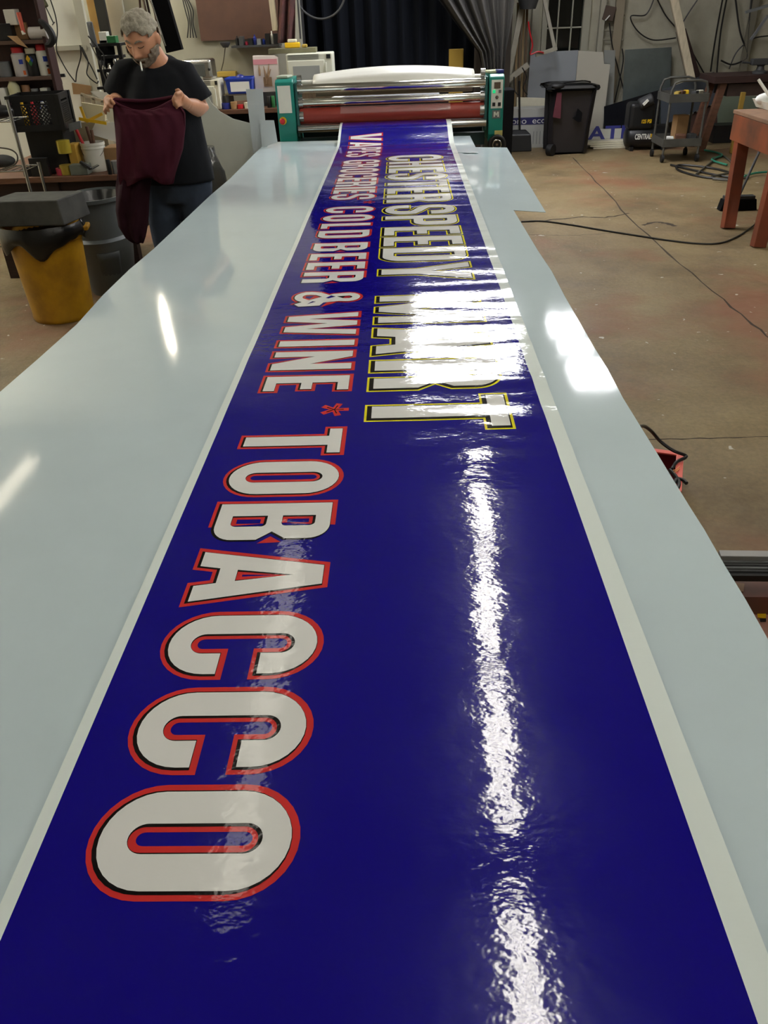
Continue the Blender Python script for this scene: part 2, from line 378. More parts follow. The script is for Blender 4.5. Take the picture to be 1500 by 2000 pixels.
sheet('plastic_sheet', px_poly([(890, 289), (990, 290), (1066, 417), (1004, 413), (960, 412)], TZ-.012), TZ-.005, 0.003, 'pale sheet sticking out right of the table near the laminator', grp=None)
sheet('plastic_sheet', px_poly([(872, 268), (918, 267), (934, 300), (880, 300)], TZ-.004), TZ-.0095+.013, 0.003, 'small pale sheet between banner end and laminator')

# ---------------------------------------------------------------- banner
BX0, BX1 = -0.523, 0.402
S_LIFT, S_END = 6.72, 7.47
def sstep(a, b, t): t = max(0, min(1, (t-a)/(b-a))); return t*t*(3-2*t)
def rip(x, s):
    a = sstep(-0.25, 0.25, x)
    e = sstep(1.45, 1.9, s)*(1-sstep(6.3, 6.9, s))
    n1 = noise.noise(Vector((x*1.1+3, s*7.5, 0.3)))
    n2 = noise.noise(Vector((x*2.0, s*15+x*2, 4.7)))
    n3 = noise.noise(Vector((x*1.2, s*2.2, 9.1)))
    h = e*a*(0.0026*n1+0.0012*n2)+0.0012*n1*e + 0.0016*n3*e
    for sc, am, sp in ((1.735, .0022, -.03), (2.02, .0022, .02), (2.14, .0018, .04), (2.42, .003, .03), (2.62, .0025, -.03), (2.86, .0032, -.02), (3.12, .0035, .04), (3.5, .003, .02), (3.9, .0025, .05), (4.5, .003, .04), (5.2, .003, -.05), (5.7, .004, .04)):
        h += .65*am*sstep(-0.15, 0.38, x)*math.exp(-((s-sc-sp*x)/0.028)**2)
    # gentle swells towards the camera and along the left edge
    h += 0.0012*noise.noise(Vector((x*3.0, s*1.6, 2.2)))*(1-e)
    h += 0.0035*sstep(-0.40, -0.523, x)*(0.5+0.9*noise.noise(Vector((0, s*1.7, 5)))) if x < -0.40 else 0
    return h
def surf(x, s, dz=0.0):            # s runs along the print; it climbs to the rollers at its far end
    if s <= S_LIFT: y = s; z = 0
    else:
        t = s-S_LIFT; L = S_END-S_LIFT
        k = sstep(0, .45, t)
        z = 0.108*sstep(0, .7, t)
        y = S_LIFT + t*0.86
    return Vector((x, y, TZ+0.0045+max(0, 0.002+rip(x, s))*(1 if s < 6.9 else 0.3)+z+dz))
NX, NS = 30, 0.02
def rows():
    s = -0.85; out = []
    while s < S_END+1e-6: out.append(s); s += NS
    return out
RW = rows()
def vinyl(name, rgb, rough=0.07, wav=1.0):
    m = bpy.data.materials.new(name); m.use_nodes = True; nt = m.node_tree; L = nt.links; b = nt.nodes['Principled BSDF']
    b.inputs['Base Color'].default_value = (*lin(rgb), 1); b.inputs['Roughness'].default_value = rough; b.inputs['Specular IOR Level'].default_value = 0.5
    tc = nt.nodes.new('ShaderNodeTexCoord')
    mp = nt.nodes.new('ShaderNodeMapping'); mp.inputs['Scale'].default_value = (1.0, 1.6, 1.0); L.new(tc.outputs['Object'], mp.inputs['Vector'])
    n = nt.nodes.new('ShaderNodeTexNoise'); n.inputs['Scale'].default_value = 22; n.inputs['Detail'].default_value = 3; n.inputs['Roughness'].default_value = 0.55
    L.new(mp.outputs['Vector'], n.inputs['Vector'])
    n2 = nt.nodes.new('ShaderNodeTexNoise'); n2.inputs['Scale'].default_value = 5; n2.inputs['Detail'].default_value = 2
    L.new(tc.outputs['Object'], n2.inputs['Vector'])
    ad = nt.nodes.new('ShaderNodeMath'); ad.operation = 'MULTIPLY_ADD'; L.new(n2.outputs['Fac'], ad.inputs[0]); ad.inputs[1].default_value = 1.2; L.new(n.outputs['Fac'], ad.inputs[2])
    bp = nt.nodes.new('ShaderNodeBump'); bp.inputs['Distance'].default_value = 0.0007*wav; L.new(ad.outputs[0], bp.inputs['Height']); L.new(bp.outputs['Normal'], b.inputs['Normal'])
    return m
V_BLUE = vinyl('vinyl_blue', (18, 8, 124)); V_WHITE = vinyl('vinyl_white', (220, 221, 218)); V_BORDER = vinyl('vinyl_border', (222, 232, 228))
V_RED = vinyl('vinyl_red', (198, 50, 48)); V_BLACK = vinyl('vinyl_black', (18, 14, 14)); V_YEL = vinyl('vinyl_yellow', (226, 216, 34))
# printed area
bx = [BX0, BX0+0.010, BX0+0.020] + [BX0+0.020+(0.363-BX0-0.020)*i/NX for i in range(1, NX+1)] + [0.376, 0.389, BX1]
verts = [surf(x, s) for s in RW for x in bx]; nb = len(bx)
bmb = MB()
faces = []; mi = []
for i in range(len(RW)-1):
    for j in range(nb-1):
        faces.append((i*nb+j, i*nb+j+1, (i+1)*nb+j+1, (i+1)*nb+j))
        mi.append(1 if (j < 2 or j >= nb-4) else 0)
bmb.add(verts, faces); bmb.m = mi

# --- lettering: condensed capitals drawn as outlines (u = reading direction, v = up)
def rr(u0, v0, u1, v1, ru, rv, n=8):
    P = []
    for cu, cv, a0 in ((u1-ru, v1-rv, 0), (u0+ru, v1-rv, 90), (u0+ru, v0+rv, 180), (u1-ru, v0+rv, 270)):
        for k in range(n+1):
            a = R(a0+90*k/n); P.append((cu+ru*math.cos(a), cv+rv*math.sin(a)))
    return P
def arc(cu, cv, ru, rv, a0, a1, n=8): return [(cu+ru*math.cos(R(a0+(a1-a0)*k/n)), cv+rv*math.sin(R(a0+(a1-a0)*k/n))) for k in range(n+1)]
def stroke(P, wu, wv):             # thick line with separate width across and up
    P = [Vector((a, b)) for a, b in P]; A = []; B = []; n = len(P)
    for i in range(n):
        t = (P[min(i+1, n-1)]-P[max(i-1, 0)]).normalized(); nn = Vector((t.y, -t.x)); o = Vector((nn.x*wu/2, nn.y*wv/2)); A.append(tuple(P[i]+o)); B.append(tuple(P[i]-o))
    return A+B[::-1]
H = 0.249; ST = 0.050; AR = 0.033
def glyph(ch):
    """list of (outer, [holes]) and the advance width of the white shape"""
    if ch == 'I': return [([(0, 0), (ST, 0), (ST, H), (0, H)], [])], ST
    if ch == 'L': w = .100; return [([(0, 0), (w, 0), (w, AR), (ST, AR), (ST, H), (0, H)], [])], w
    if ch == 'E':
        w = .104; a = H/2-AR/2; b = H/2+AR/2
        return [([(0, 0), (w, 0), (w, AR), (ST, AR), (ST, a), (w-.008, a), (w-.008, b), (ST, b), (ST, H-AR), (w, H-AR), (w, H), (0, H)], [])], w
    if ch == 'T': w = .132; c = w/2; s = ST/2; return [([(c-s, 0), (c+s, 0), (c+s, H-AR), (w, H-AR), (w, H), (0, H), (0, H-AR), (c-s, H-AR)], [])], w
    if ch == 'H': w = .148; a = H/2-AR/2; b = H/2+AR/2; return [([(0, 0), (ST, 0), (ST, a), (w-ST, a), (w-ST, 0), (w, 0), (w, H), (w-ST, H), (w-ST, b), (ST, b), (ST, H), (0, H)], [])], w
    if ch == 'N': w = .146; s = .044; return [([(0, 0), (s, 0), (s, H*.52), (w-s-.004, 0), (w, 0), (w, H), (w-s, H), (w-s, H*.48), (s+.004, H), (0, H)], [])], w
    if ch == 'V': w = .160; c = w/2; s = .028; return [([(c-s, 0), (c+s, 0), (w, H), (w-.050, H), (c, .07), (.050, H), (0, H)], [])], w
    if ch == 'A': w = .160; c = w/2; s = .030; return [([(0, 0), (.048, 0), (.056, .042), (w-.056, .042), (w-.048, 0), (w, 0), (c+s, H), (c-s, H)], [[(.062, .078), (c, .19), (w-.062, .078)]])], w
    if ch == 'Y': w = .158; c = w/2; s = ST/2; return [([(c-s, 0), (c+s, 0), (c+s, H*.40), (w, H), (w-.050, H), (c, H*.56), (.050, H), (0, H), (c-s, H*.40)], [])], w
    if ch == 'M': w = .200; s = .046; c = w/2; return [([(0, 0), (s-.006, 0), (s-.006, H*.62), (c-.018, 0), (c+.018, 0), (w-s+.006, H*.62), (w-s+.006, 0), (w, 0), (w, H), (w-.052, H), (c, H*.36), (.052, H), (0, H)], [])], w
    if ch == 'W': w = .228; s = .046; c = w/2; return [([(.034, 0), (.086, 0), (c, H*.58), (w-.086, 0), (w-.034, 0), (w, H), (w-s, H), (w-.062, H*.30), (c+.022, H), (c-.022, H), (.062, H*.30), (s, H), (0, H)], [])], w
    if ch == 'O': w = .150; o = .006; return [(rr(0, -o, w, H+o, w/2, .075), [rr(ST+.002, AR, w-ST-.002, H-AR, (w-2*ST)/2-.002, .024)])], w
    if ch == 'D': w = .144; P = [(0, 0)]+arc(w-.05, .06, .05, .06, -90, 0)+arc(w-.05, H-.06, .05, .06, 0, 90)+[(0, H)]; Q = [(ST, AR)]+arc(w-ST-.012, AR+.02, .012, .02, -90, 0)+arc(w-ST-.012, H-AR-.02, .012, .02, 0, 90)+[(ST, H-AR)]; return [(P, [Q])], w
    if ch == 'P':
        w = .138; m = H*.40; P = [(0, 0), (ST, 0), (ST, m)]+arc(w-.05, m+.045, .05, .045, -90, 0)+arc(w-.05, H-.045, .05, .045, 0, 90)+[(0, H)]
        Q = [(ST, m+AR)]+arc(w-ST-.012, m+AR+.014, .012, .014, -90, 0)+arc(w-ST-.012, H-AR-.014, .012, .014, 0, 90)+[(ST, H-AR)]; return [(P, [Q])], w
    if ch == 'B':
        w = .142; m = H*.51; P = [(0, 0)]+arc(w-.05, .045, .05, .045, -90, 0)+[(w, m-.03), (w-.03, m), (w-.004, m+.03)]+arc(w-.054, H-.045, .05, .045, 0, 90)+[(0, H)]
        Q1 = [(ST, AR)]+arc(w-ST-.012, AR+.014, .012, .014, -90, 0)+arc(w-ST-.012, m-AR/2-.01, .012, .010, 0, 90)+[(ST, m-AR/2)]
        Q2 = [(ST, m+AR/2)]+arc(w-ST-.014, m+AR/2+.010, .012, .010, -90, 0)+arc(w-ST-.014, H-AR-.014, .012, .014, 0, 90)+[(ST, H-AR)]; return [(P, [Q1, Q2])], w
    if ch == 'R':
        w = .142; m = H*.50; P = [(0, 0), (ST, 0), (ST, m-AR/2), (w-ST-.008, m-AR/2)]+[(w-ST, m-AR/2-.012), (w-ST, 0), (w, 0), (w, m-.036), (w-.028, m), (w-.003, m+.034)]+arc(w-.053, H-.045, .05, .045, 0, 90)+[(0, H)]
        Q2 = [(ST, m+AR/2)]+arc(w-ST-.014, m+AR/2+.010, .012, .010, -90, 0)+arc(w-ST-.014, H-AR-.014, .012, .014, 0, 90)+[(ST, H-AR)]; return [(P, [Q2])], w
    if ch in 'CG':
        w = .150; o = .006; ru, rv = w/2, .075; iu = (w-2*ST)/2; v1 = H*.64; v2 = H*.36 if ch == 'C' else H*.5
        P = [(w, v1)]+arc(w-ru, H+o-rv, ru, rv, 0, 90)+arc(ru, H+o-rv, ru, rv, 90, 180)+arc(ru, rv-o, ru, rv, 180, 270)
        if ch == 'C': P += arc(w-ru, rv-o, ru, rv, 270, 360)+[(w, v2), (w-ST, v2)]
        else: P += arc(w-ru+.0, rv-o, ru-.02, rv, 270, 330)+[(w-.022, 0), (w, 0), (w, v2), (w/2+.004, v2), (w/2+.004, v2-AR), (w-ST, v2-AR)]
        P += arc(w-ST-iu, AR+.024, iu, .024, 0, -90)+arc(ST+iu, AR+.024, iu, .024, 270, 180)+arc(ST+iu, H-AR-.024, iu, .024, 180, 90)+arc(w-ST-iu, H-AR-.024, iu, .024, 90, 0)+[(w-ST, v1)]
        return [(P, [])], w
    if ch == 'S':
        w = .148; k = ST/2; c = w/2; a = AR/2
        cl = [(w-k, H*.66), (w-k, H-.062)]+arc(c, H-a-.042, c-k, .045, 10, 170, 9)+[(k, H*.70), (k+.004, H*.60), (c-.018, H*.535), (c+.018, H*.465), (w-k-.004, H*.40), (w-k, H*.30)]+arc(c, a+.042, c-k, .045, -10, -170, 9)+[(k, .062), (k, H*.34)]
        return [(stroke(cl, ST, AR), [])], w
    if ch == '&':
        w = .175; cl = [(w-.01, .012), (.11, .075), (.052, .150), (.046, .190)]+arc(.078, .198, .034, .034, 170, 10, 8)+[(.108, .175), (.07, .125), (.03, .085), (.022, .055)]+arc(.066, .048, .046, .038, 200, 330, 8)+[(.135, .06), (.155, .105)]
        return [(stroke(cl, .036, .030), [])], w
    if ch == '*':
        L_ = []
        for a in (90, 162, 234, 306, 18): L_.append((stroke([(.045, .045), (.045+.034*math.cos(R(a)), .045+.034*math.sin(R(a)))], .003, .003), []))
        return L_, .09
def offset(P, e):                  # mitred outline growth
    n = len(P); Q = []; P = [Vector(p) for p in P]
    R_ = [P[0]]
    for p in P[1:]:
        if (p-R_[-1]).length > 1e-5: R_.append(p)
    if (R_[0]-R_[-1]).length < 1e-5: R_.pop()
    P = R_; n = len(P); A = sum(P[i].x*P[(i+1) % n].y-P[(i+1) % n].x*P[i].y for i in range(n))
    if A < 0: P = P[::-1]
    for i in range(n):
        d1 = (P[i]-P[i-1]).normalized(); d2 = (P[(i+1) % n]-P[i]).normalized()
        n1 = Vector((d1.y, -d1.x)); n2 = Vector((d2.y, -d2.x)); b = n1+n2
        if b.length < 1e-4: b = n1
        b.normalize(); c = max(0.45, b.dot(n1)); Q.append(P[i]+b*(e/c))
    return [tuple(q) for q in Q]
def bulk_hole(h, e):
    A = sum(h[i][0]*h[(i+1) % len(h)][1]-h[(i+1) % len(h)][0]*h[i][1] for i in range(len(h)))
    us = [p[0] for p in h]; vs_ = [p[1] for p in h]
    if max(us)-min(us) < 2.2*e or max(vs_)-min(vs_) < 2.2*e: return None
    return offset(h, -e)
layers = {0: [], 1: [], 2: []}
def lay_word(word, s0, s1, xb, k, es, shifts, star=False):
    """letters from s0 (start, far) down to s1; xb = baseline x of the outlined letter; k = scale"""
    gl = [glyph(c) for c in word]; e2 = es[0]
    tot = sum(g[1]*k+2*e2 for g in gl); gap = ((s0-s1)-tot)/max(1, len(word)-1) if len(word) > 1 else 0
    s = s0
    for (pieces, w) in gl:
        if len(word) == 1: kk = k
        for li, (e, sh) in enumerate(zip(es, shifts)):
            if e is None: continue
            for outer, holes in pieces:
                O = [(u*k, v*k) for u, v in outer]; Hs = [[(u*k, v*k) for u, v in h] for h in holes]
                O2 = offset(O, e); H2 = [h for h in (bulk_hole(h, e) for h in Hs) if h]
                tr = lambda p: (xb+e2+p[1]+sh[0], s-e2-p[0]+sh[1])
                layers[li].append((([tr(p) for p in O2]), [[tr(p) for p in h] for h in H2]))
        s -= w*k+2*e2+gap
E1 = (0.0125, 0.0035, 0.0); SH1 = ((0, 0), (0.0015-.003, -.0008), (0.001, .0006))
def word1(t, s0, s1): lay_word(t, s0, s1, -0.435, 1.0, E1, SH1)
for t, s0, s1 in (('VAPES', 7.10, 6.25), ('GROCERIES', 6.14, 4.755), ('COLD', 4.587, 3.869), ('BEER', 3.797, 3.155), ('&', 3.06, 2.86), ('WINE', 2.803, 2.095), ('TOBACCO', 1.872, 0.560)): word1(t, s0, s1)
n1 = [len(layers[i]) for i in range(3)]
E2 = (0.0155, 0.0085, 0.0); SH2 = ((0, 0), (-.0005, -.0005), (0.004, .004))
for t, s0, s1 in (('CHESTER', 6.262, 4.62), ('SPEEDY', 4.575, 3.150), ('MART', 2.972, 1.835)): lay_word(t, s0, s1, -0.119, 1.47, E2, SH2)
star = []
def build_layer(loops, dz, mi_):
    bm = bmesh.new()
    for n_, (O, Hs) in enumerate(loops):
        loopsv = [[Vector((a, b, 0)) for a, b in O]]+[[Vector((a, b, 0)) for a, b in h] for h in Hs]
        flat = [p for l in loopsv for p in l]
        vv = [bm.verts.new((p.x, p.y, 0)) for p in flat]
        for T in tessellate_polygon(loopsv):
            try: bm.faces.new([vv[i] for i in T])
            except ValueError: pass
    # cut along the same lines as the sheet so both bend together
    smin = min(v.co.y for v in bm.verts); smax = max(v.co.y for v in bm.verts)
    for s in RW:
        if smin < s < smax:
            near = [f for f in bm.faces if min(v.co.y for v in f.verts) < s < max(v.co.y for v in f.verts)]
            ge = set(near)
            for f in near: ge.update(f.edges); ge.update(f.verts)
            if ge: bmesh.ops.bisect_plane(bm, geom=list(ge), plane_co=(0, s, 0), plane_no=(0, 1, 0), dist=1e-6)
    for x in bx[2:-3:2]:
        bmesh.ops.bisect_plane(bm, geom=bm.verts[:]+bm.edges[:]+bm.faces[:], plane_co=(x, 0, 0), plane_no=(1, 0, 0), dist=1e-6)
    bm.verts.index_update()
    vs_ = [surf(v.co.x, v.co.y, dz) for v in bm.verts]; fs = []
    for f in bm.faces:
        fs.append([v.index for v in f.verts])
    bm.free()
    bmb.mi = mi_; bmb.add(vs_, fs)
build_layer(layers[0][:n1[0]], 0.0003, 2); build_layer(layers[0][n1[0]:], 0.0003, 5)
build_layer(layers[1], 0.00055, 3); build_layer(layers[2], 0.0008, 4)
# asterisks: red star with thin black lines
def aster(s, x, k=1.0):
    out = []; blk = []
    for a in (90, 162, 234, 306, 18):
        d = Vector((math.cos(R(a)), math.sin(R(a)))); t = Vector((-d.y, d.x)); c = Vector((x, s))
        for L_, wd, dst in ((.040, .0075, out), (.026, .0014, blk)):
            P = [c-t*wd*k, c+d*L_*k-t*wd*1.25*k, c+d*L_*k+t*wd*1.25*k, c+t*wd*k]
            P = [Vector((c.x+(p.y-c.y), c.y-(p.x-c.x))) for p in P]
            dst.append(([tuple(p) for p in P], []))
    return out, blk
ra, bl = [], []
for s_, x_, k_ in ((6.20, -0.20, .9), (4.68, -0.20, .9), (1.975, -0.203, 1.0)):
    a_, b_ = aster(s_, x_, k_); ra += a_; bl += b_
build_layer(ra, 0.0003, 2); build_layer(bl, 0.0006, 3)
# a short strip of bare border goes on up the roller
banner = bmb.build('printed_banner', [V_BLUE, V_BORDER, V_RED, V_BLACK, V_WHITE, V_YEL], smooth=True)
tag(banner, 'long glossy blue banner printed with white store lettering, laid on the table', 'banner')
# ---------------------------------------------------------------- laminating machine
teal = mat('teal_paint', (28, 128, 116), 0.32, var=0.06, spec=0.5)
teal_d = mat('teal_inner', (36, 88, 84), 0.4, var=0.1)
YM = 7.45
def mz(px, py): return ony(px, py, YM)
lam = thing('laminating_machine', 'teal wide-format roll laminator with red and chrome rollers at the far end of the banner', 'laminator', (-0.1, YM+0.15, 0.0))
lx0, lx1 = ony(536, 160, YM-.09).x, ony(575, 160, YM-.09).x
rx0, rx1 = ony(957, 146, YM-.09).x, ony(986, 146, YM-.09).x
ztl, ztr = 1.262, 1.245
for nm, x0, x1, zt in (('left', lx0, lx0+.15, ztl), ('right', rx0, rx1, ztr)):
    q = MB(); P = [(YM-.06, .74), (YM-.09, .80), (YM-.09, zt-.02), (YM-.05, zt), (YM+.34, zt), (YM+.38, zt-.04), (YM+.38, .74)]
    q.prism(P, x0, x1, 'x'); sp = q.build('side_housing', teal, lam, bev=0.008)
    if nm == 'left': LH = sp
    else: RH = sp
# inner metal mounting plates of left side
q = MB(); q.box((lx0+.165, YM+.12, 1.03), (.02, .36, .40)); q.build('bearing_plate', teal_d, lam, bev=.003)
q = MB(); q.box((rx0-.02, YM+.12, 1.03), (.02, .36, .40)); q.build('bearing_plate', teal_d, lam, bev=.003)
XA, XB = lx0+.165, rx0-.02
def zat(px, py, y): return ony(px, py, y).z
def roller(name, px_y_l, px_y_r, y, r, m, xa=XA, xb=XB, lab=None):
    za, zb = ony(600, px_y_l, y).z, ony(930, px_y_r, y).z; z = (za+zb)/2
    q = MB(); q.cyl((xa, y, z), (xb, y, z), r, n=36); o = q.build(name, m, lam, smooth=True)
    if lab: o['label'] = lab
    return z
z1 = roller('chrome_roller', 171, 163, YM-.02, .033, M_('chrome'))
z2 = roller('chrome_roller', 198, 191, YM-.0, .030, M_('chrome'))
z3 = roller('rubber_roller', 224, 217, YM+.02, .064, mat('red_rubber', (150, 54, 42), 0.42, var=0.05), XA+.015, XB-.015, 'wide red rubber roller')
z4 = roller('feed_bar', 250, 242, YM-.08, .030, M_('steel'))
q = MB(); q.box(((XA+XB)/2, YM-.045, z4+.018), (XB-XA, .11, .012)); q.build('feed_plate', M_('steel'), lam, bev=.003)
for xx in (XA+.03, XB-.03):
    for zz, r in ((z1, .045), (z2, .04), (z3, .05), (z1+.07, .03)):
        q = MB(); q.cyl((xx-.018, YM+.0, zz), (xx+.018, YM+.0, zz), r, n=16); q.build('roller_collar', M_('steel'), lam, smooth=True)
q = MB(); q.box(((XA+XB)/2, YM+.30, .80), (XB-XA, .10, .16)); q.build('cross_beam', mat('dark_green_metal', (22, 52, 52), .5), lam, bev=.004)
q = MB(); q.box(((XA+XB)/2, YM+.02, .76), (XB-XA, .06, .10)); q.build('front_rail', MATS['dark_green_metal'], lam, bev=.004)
# supply shaft behind carrying the film roll
zf = ony(770, 158, YM+.24).z
q = MB(); q.cyl((XA, YM+.24, zf), (XB, YM+.24, zf), .03, n=20); q.build('supply_shaft', mat('paper_core', (215, 212, 200), .5), lam, smooth=True)
# decals and controls
def on_face(x0, x1, z0, z1, m, name, par, lift=.003, yb=YM-.09, bev=.0):
    q = MB(); q.box(((x0+x1)/2, yb-lift/2, (z0+z1)/2), (x1-x0, lift, z1-z0)); return q.build(name, m, par, bev=bev)
YF = YM-.09
def f(px, py): return ony(px, py, YF)
a, b = f(541, 168), f(561, 221); on_face(lx0+.017, lx0+.125, b.z, a.z, M_('white_plastic'), 'notice_plate', lam, .002, bev=.0008)
eb = f(553, 236); q = MB(); q.cyl((eb.x, YF, eb.z), (eb.x, YF-.012, eb.z), .030, n=24); st = q.build('emergency_stop', M_('yellow'), lam, smooth=True)
q = MB(); q.lathe([(.012, 0), (.012, .02), (.022, .022), (.023, .034), (.017, .042), (.001, .044)]); 
for i, v in enumerate(q.v): q.v[i] = Vector((eb.x+v.x, YF-.012-v.z, eb.z+v.y))
q.build('stop_button', M_('red'), st, smooth=True)
a, b = f(963, 156), f(984, 211); PX0, PX1 = rx0+.016, rx0+.110
pan = on_face(PX0, PX1, b.z, a.z, M_('white_plastic'), 'control_panel', lam, .004, bev=.001)
cx = (PX0+PX1)/2; H_ = a.z-b.z
def pz(t): return a.z-H_*t
on_face(cx-.026, cx+.026, pz(.30), pz(.08), mat('display_brown', (96, 82, 70), .2), 'display', pan, .006, YF-.003)
on_face(cx-.036, cx-.014, pz(.46), pz(.35), mat('button_green', (30, 200, 130), .3, emit=(30, 220, 140), es=.5), 'button', pan, .008, YF-.003)['label'] = 'lit green button'
on_face(cx+.012, cx+.034, pz(.46), pz(.35), M_('grey_plastic'), 'button', pan, .008, YF-.003)
on_face(cx-.036, cx-.012, pz(.92), pz(.79), M_('black_plastic'), 'switch', pan, .007, YF-.003)
on_face(cx+.010, cx+.034, pz(.92), pz(.79), M_('black_plastic'), 'switch', pan, .007, YF-.003)
q = MB(); q.cyl((cx, YF-.003, pz(.61)), (cx, YF-.022, pz(.61)), .014, .011, n=18); kn = q.build('knob', M_('black_plastic'), pan, smooth=True)
q = MB(); q.cyl((cx+.001, YF-.022, pz(.60)), (cx+.001, YF-.024, pz(.60)), .008, n=14); q.build('knob_cap', M_('chrome'), kn)
mb_, mt_ = f(970, 231).z, f(970, 215).z
bd = on_face(cx-.033, cx+.033, mb_, mt_, mat('badge_grey', (110, 112, 112), .4), 'maker_badge', lam, .004, bev=.001)
q = MB(); hh = (mt_-mb_)*.62; ww = .044; z0 = (mb_+mt_)/2-hh/2; x0 = cx-ww/2
for xx in (x0+.006, x0+ww-.006): q.box((xx, YF-.0055, z0+hh/2), (.011, .003, hh))
q.beam((x0+.009, YF-.0055, z0+hh), (cx, YF-.0055, z0+hh*.3), .003, .010, (0, 0, 1)); q.beam((x0+ww-.009, YF-.0055, z0+hh), (cx, YF-.0055, z0+hh*.3), .003, .010)
q.build('badge_letter', M_('white_plastic'), bd)
a, b = f(966, 255), f(981, 265); on_face(a.x, b.x, b.z, a.z, mat('label_yellow', (190, 180, 110), .5), 'rating_label', lam, .002)
# hand wheel low on the right side
wc = f(969.5, 281)
q = MB(); rim = [(wc.x+.062*math.cos(t), YF-.03, wc.z+.062*math.sin(t)) for t in (2*PI*i/32 for i in range(32))]; q.tube(rim, .016, 10, closed=True); hw = q.build('hand_wheel', M_('black_plastic'), lam, smooth=True)
q = MB(); q.cyl((wc.x, YF, wc.z), (wc.x, YF-.03, wc.z), .048, n=24); q.build('wheel_disc', M_('black_plastic'), hw, smooth=True)
q = MB(); rg = [(wc.x+.036*math.cos(t), YF-.033, wc.z+.036*math.sin(t)) for t in (2*PI*i/32 for i in range(32))]; q.tube(rg, .007, 8, closed=True); q.build('wheel_ring', M_('steel'), hw, smooth=True)
q = MB(); q.cyl((wc.x, YF-.03, wc.z), (wc.x, YF-.04, wc.z), .010, n=12); q.build('wheel_bolt', M_('steel'), hw, smooth=True)
# stand
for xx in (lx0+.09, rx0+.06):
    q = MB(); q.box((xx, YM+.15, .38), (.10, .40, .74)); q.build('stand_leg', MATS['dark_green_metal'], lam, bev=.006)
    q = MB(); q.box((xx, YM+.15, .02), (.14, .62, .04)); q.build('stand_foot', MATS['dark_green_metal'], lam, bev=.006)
# rags on top of the right housing
q = MB(); q.box(((rx0+rx1)/2-.02, YM+.06, ztr+.012), (.11, .13, .02), .2); tag(q.build('folded_rag', mat('rag', (190, 195, 160), .9), bev=.008), 'small pale folded rag on top of the right housing of the laminator', 'rag')
q = MB(); q.box((rx1-.035, YM+.0, ztr+.015), (.05, .07, .026), .3); tag(q.build('pill_box', mat('dark_blue', (30, 40, 120), .4), bev=.004), 'small dark blue packet on top of the right laminator housing', 'packet')
q = MB(); q.box(((lx0+lx0+.13)/2, YM+.07, ztl+.012), (.10, .14, .02), -.2); tag(q.build('folded_rag', mat('rag2', (170, 178, 160), .9), bev=.008), 'small crumpled grey rag on top of the left laminator housing', 'rag')
# white film roll lying over the top
xa, xb = ony(612, 158, YM+.12).x, ony(926, 150, YM+.12).x
def film(u, v):
    x = xa+(xb-xa)*u; bow = 4*u*(1-u)
    pr = [(YM+.05, zf-.03), (YM+.03, zf+.005+.012*bow), (YM+.05, zf+.03+.03*bow), (YM+.12, zf+.06+.045*bow), (YM+.22, zf+.07+.045*bow), (YM+.34, zf+.05+.03*bow), (YM+.40, zf+.0), (YM+.42, zf-.10)]
    t = v*(len(pr)-1); i = min(int(t), len(pr)-2); g = t-i
    return Vector((x, pr[i][0]*(1-g)+pr[i+1][0]*g, pr[i][1]*(1-g)+pr[i+1][1]*g))
q = MB(); q.grid(film, 24, 21); tag(q.build('backing_film', mat('film_white', (228, 228, 220), .28), smooth=True, solid=.002), 'white curled sheet draped over the top of the laminator', 'paper sheet')
# lower white liner seen under first roller
q = MB(); zl = ony(770, 178, YM+.25).z; q.cyl((xa, YM+.27, zl+.01), (xb, YM+.27, zl+.01), .035, n=24); tag(q.build('liner_roll', mat('liner', (196, 192, 176), .5), smooth=True), 'cream roll of liner behind the top chrome roller of the laminator', 'roll')
q = MB(); P = [ony(x, y, YM+yy) for x, y, yy in ((662, 193, .33), (695, 178, .75), (855, 176, .75), (862, 190, .33))]; q.quadslab(P, .003); tag(q.build('grey_board', mat('board_grey', (112, 114, 118), .5)), 'grey board lying behind the laminator rollers, white at both ends', 'board')
q = MB(); P = [ony(x, y, YM+yy) for x, y, yy in ((640, 193, .33), (680, 178, .75), (694, 178, .75), (661, 193, .33))]; q.quadslab(P, .003)
tag(q.build('white_board', M_('paper')), 'narrow white board strip behind the rollers at the left', 'board')
# clear laminate film from banner up over the red roller
clear = mat('clear_film', (255, 255, 255), 0.08, alpha=0.14, spec=0.8)
q = MB(); x0 = .375
def cf(u, v):
    x = BX0+.0+(BX1-.0-BX0)*u; a = R(12+65*v); return Vector((x, YM+.02-.069*math.cos(a), z3+.069*math.sin(a)))
q.grid(cf, 8, 14); tag(q.build('laminate_film', clear, smooth=True), 'clear laminate film running from the banner over the red roller', 'film')
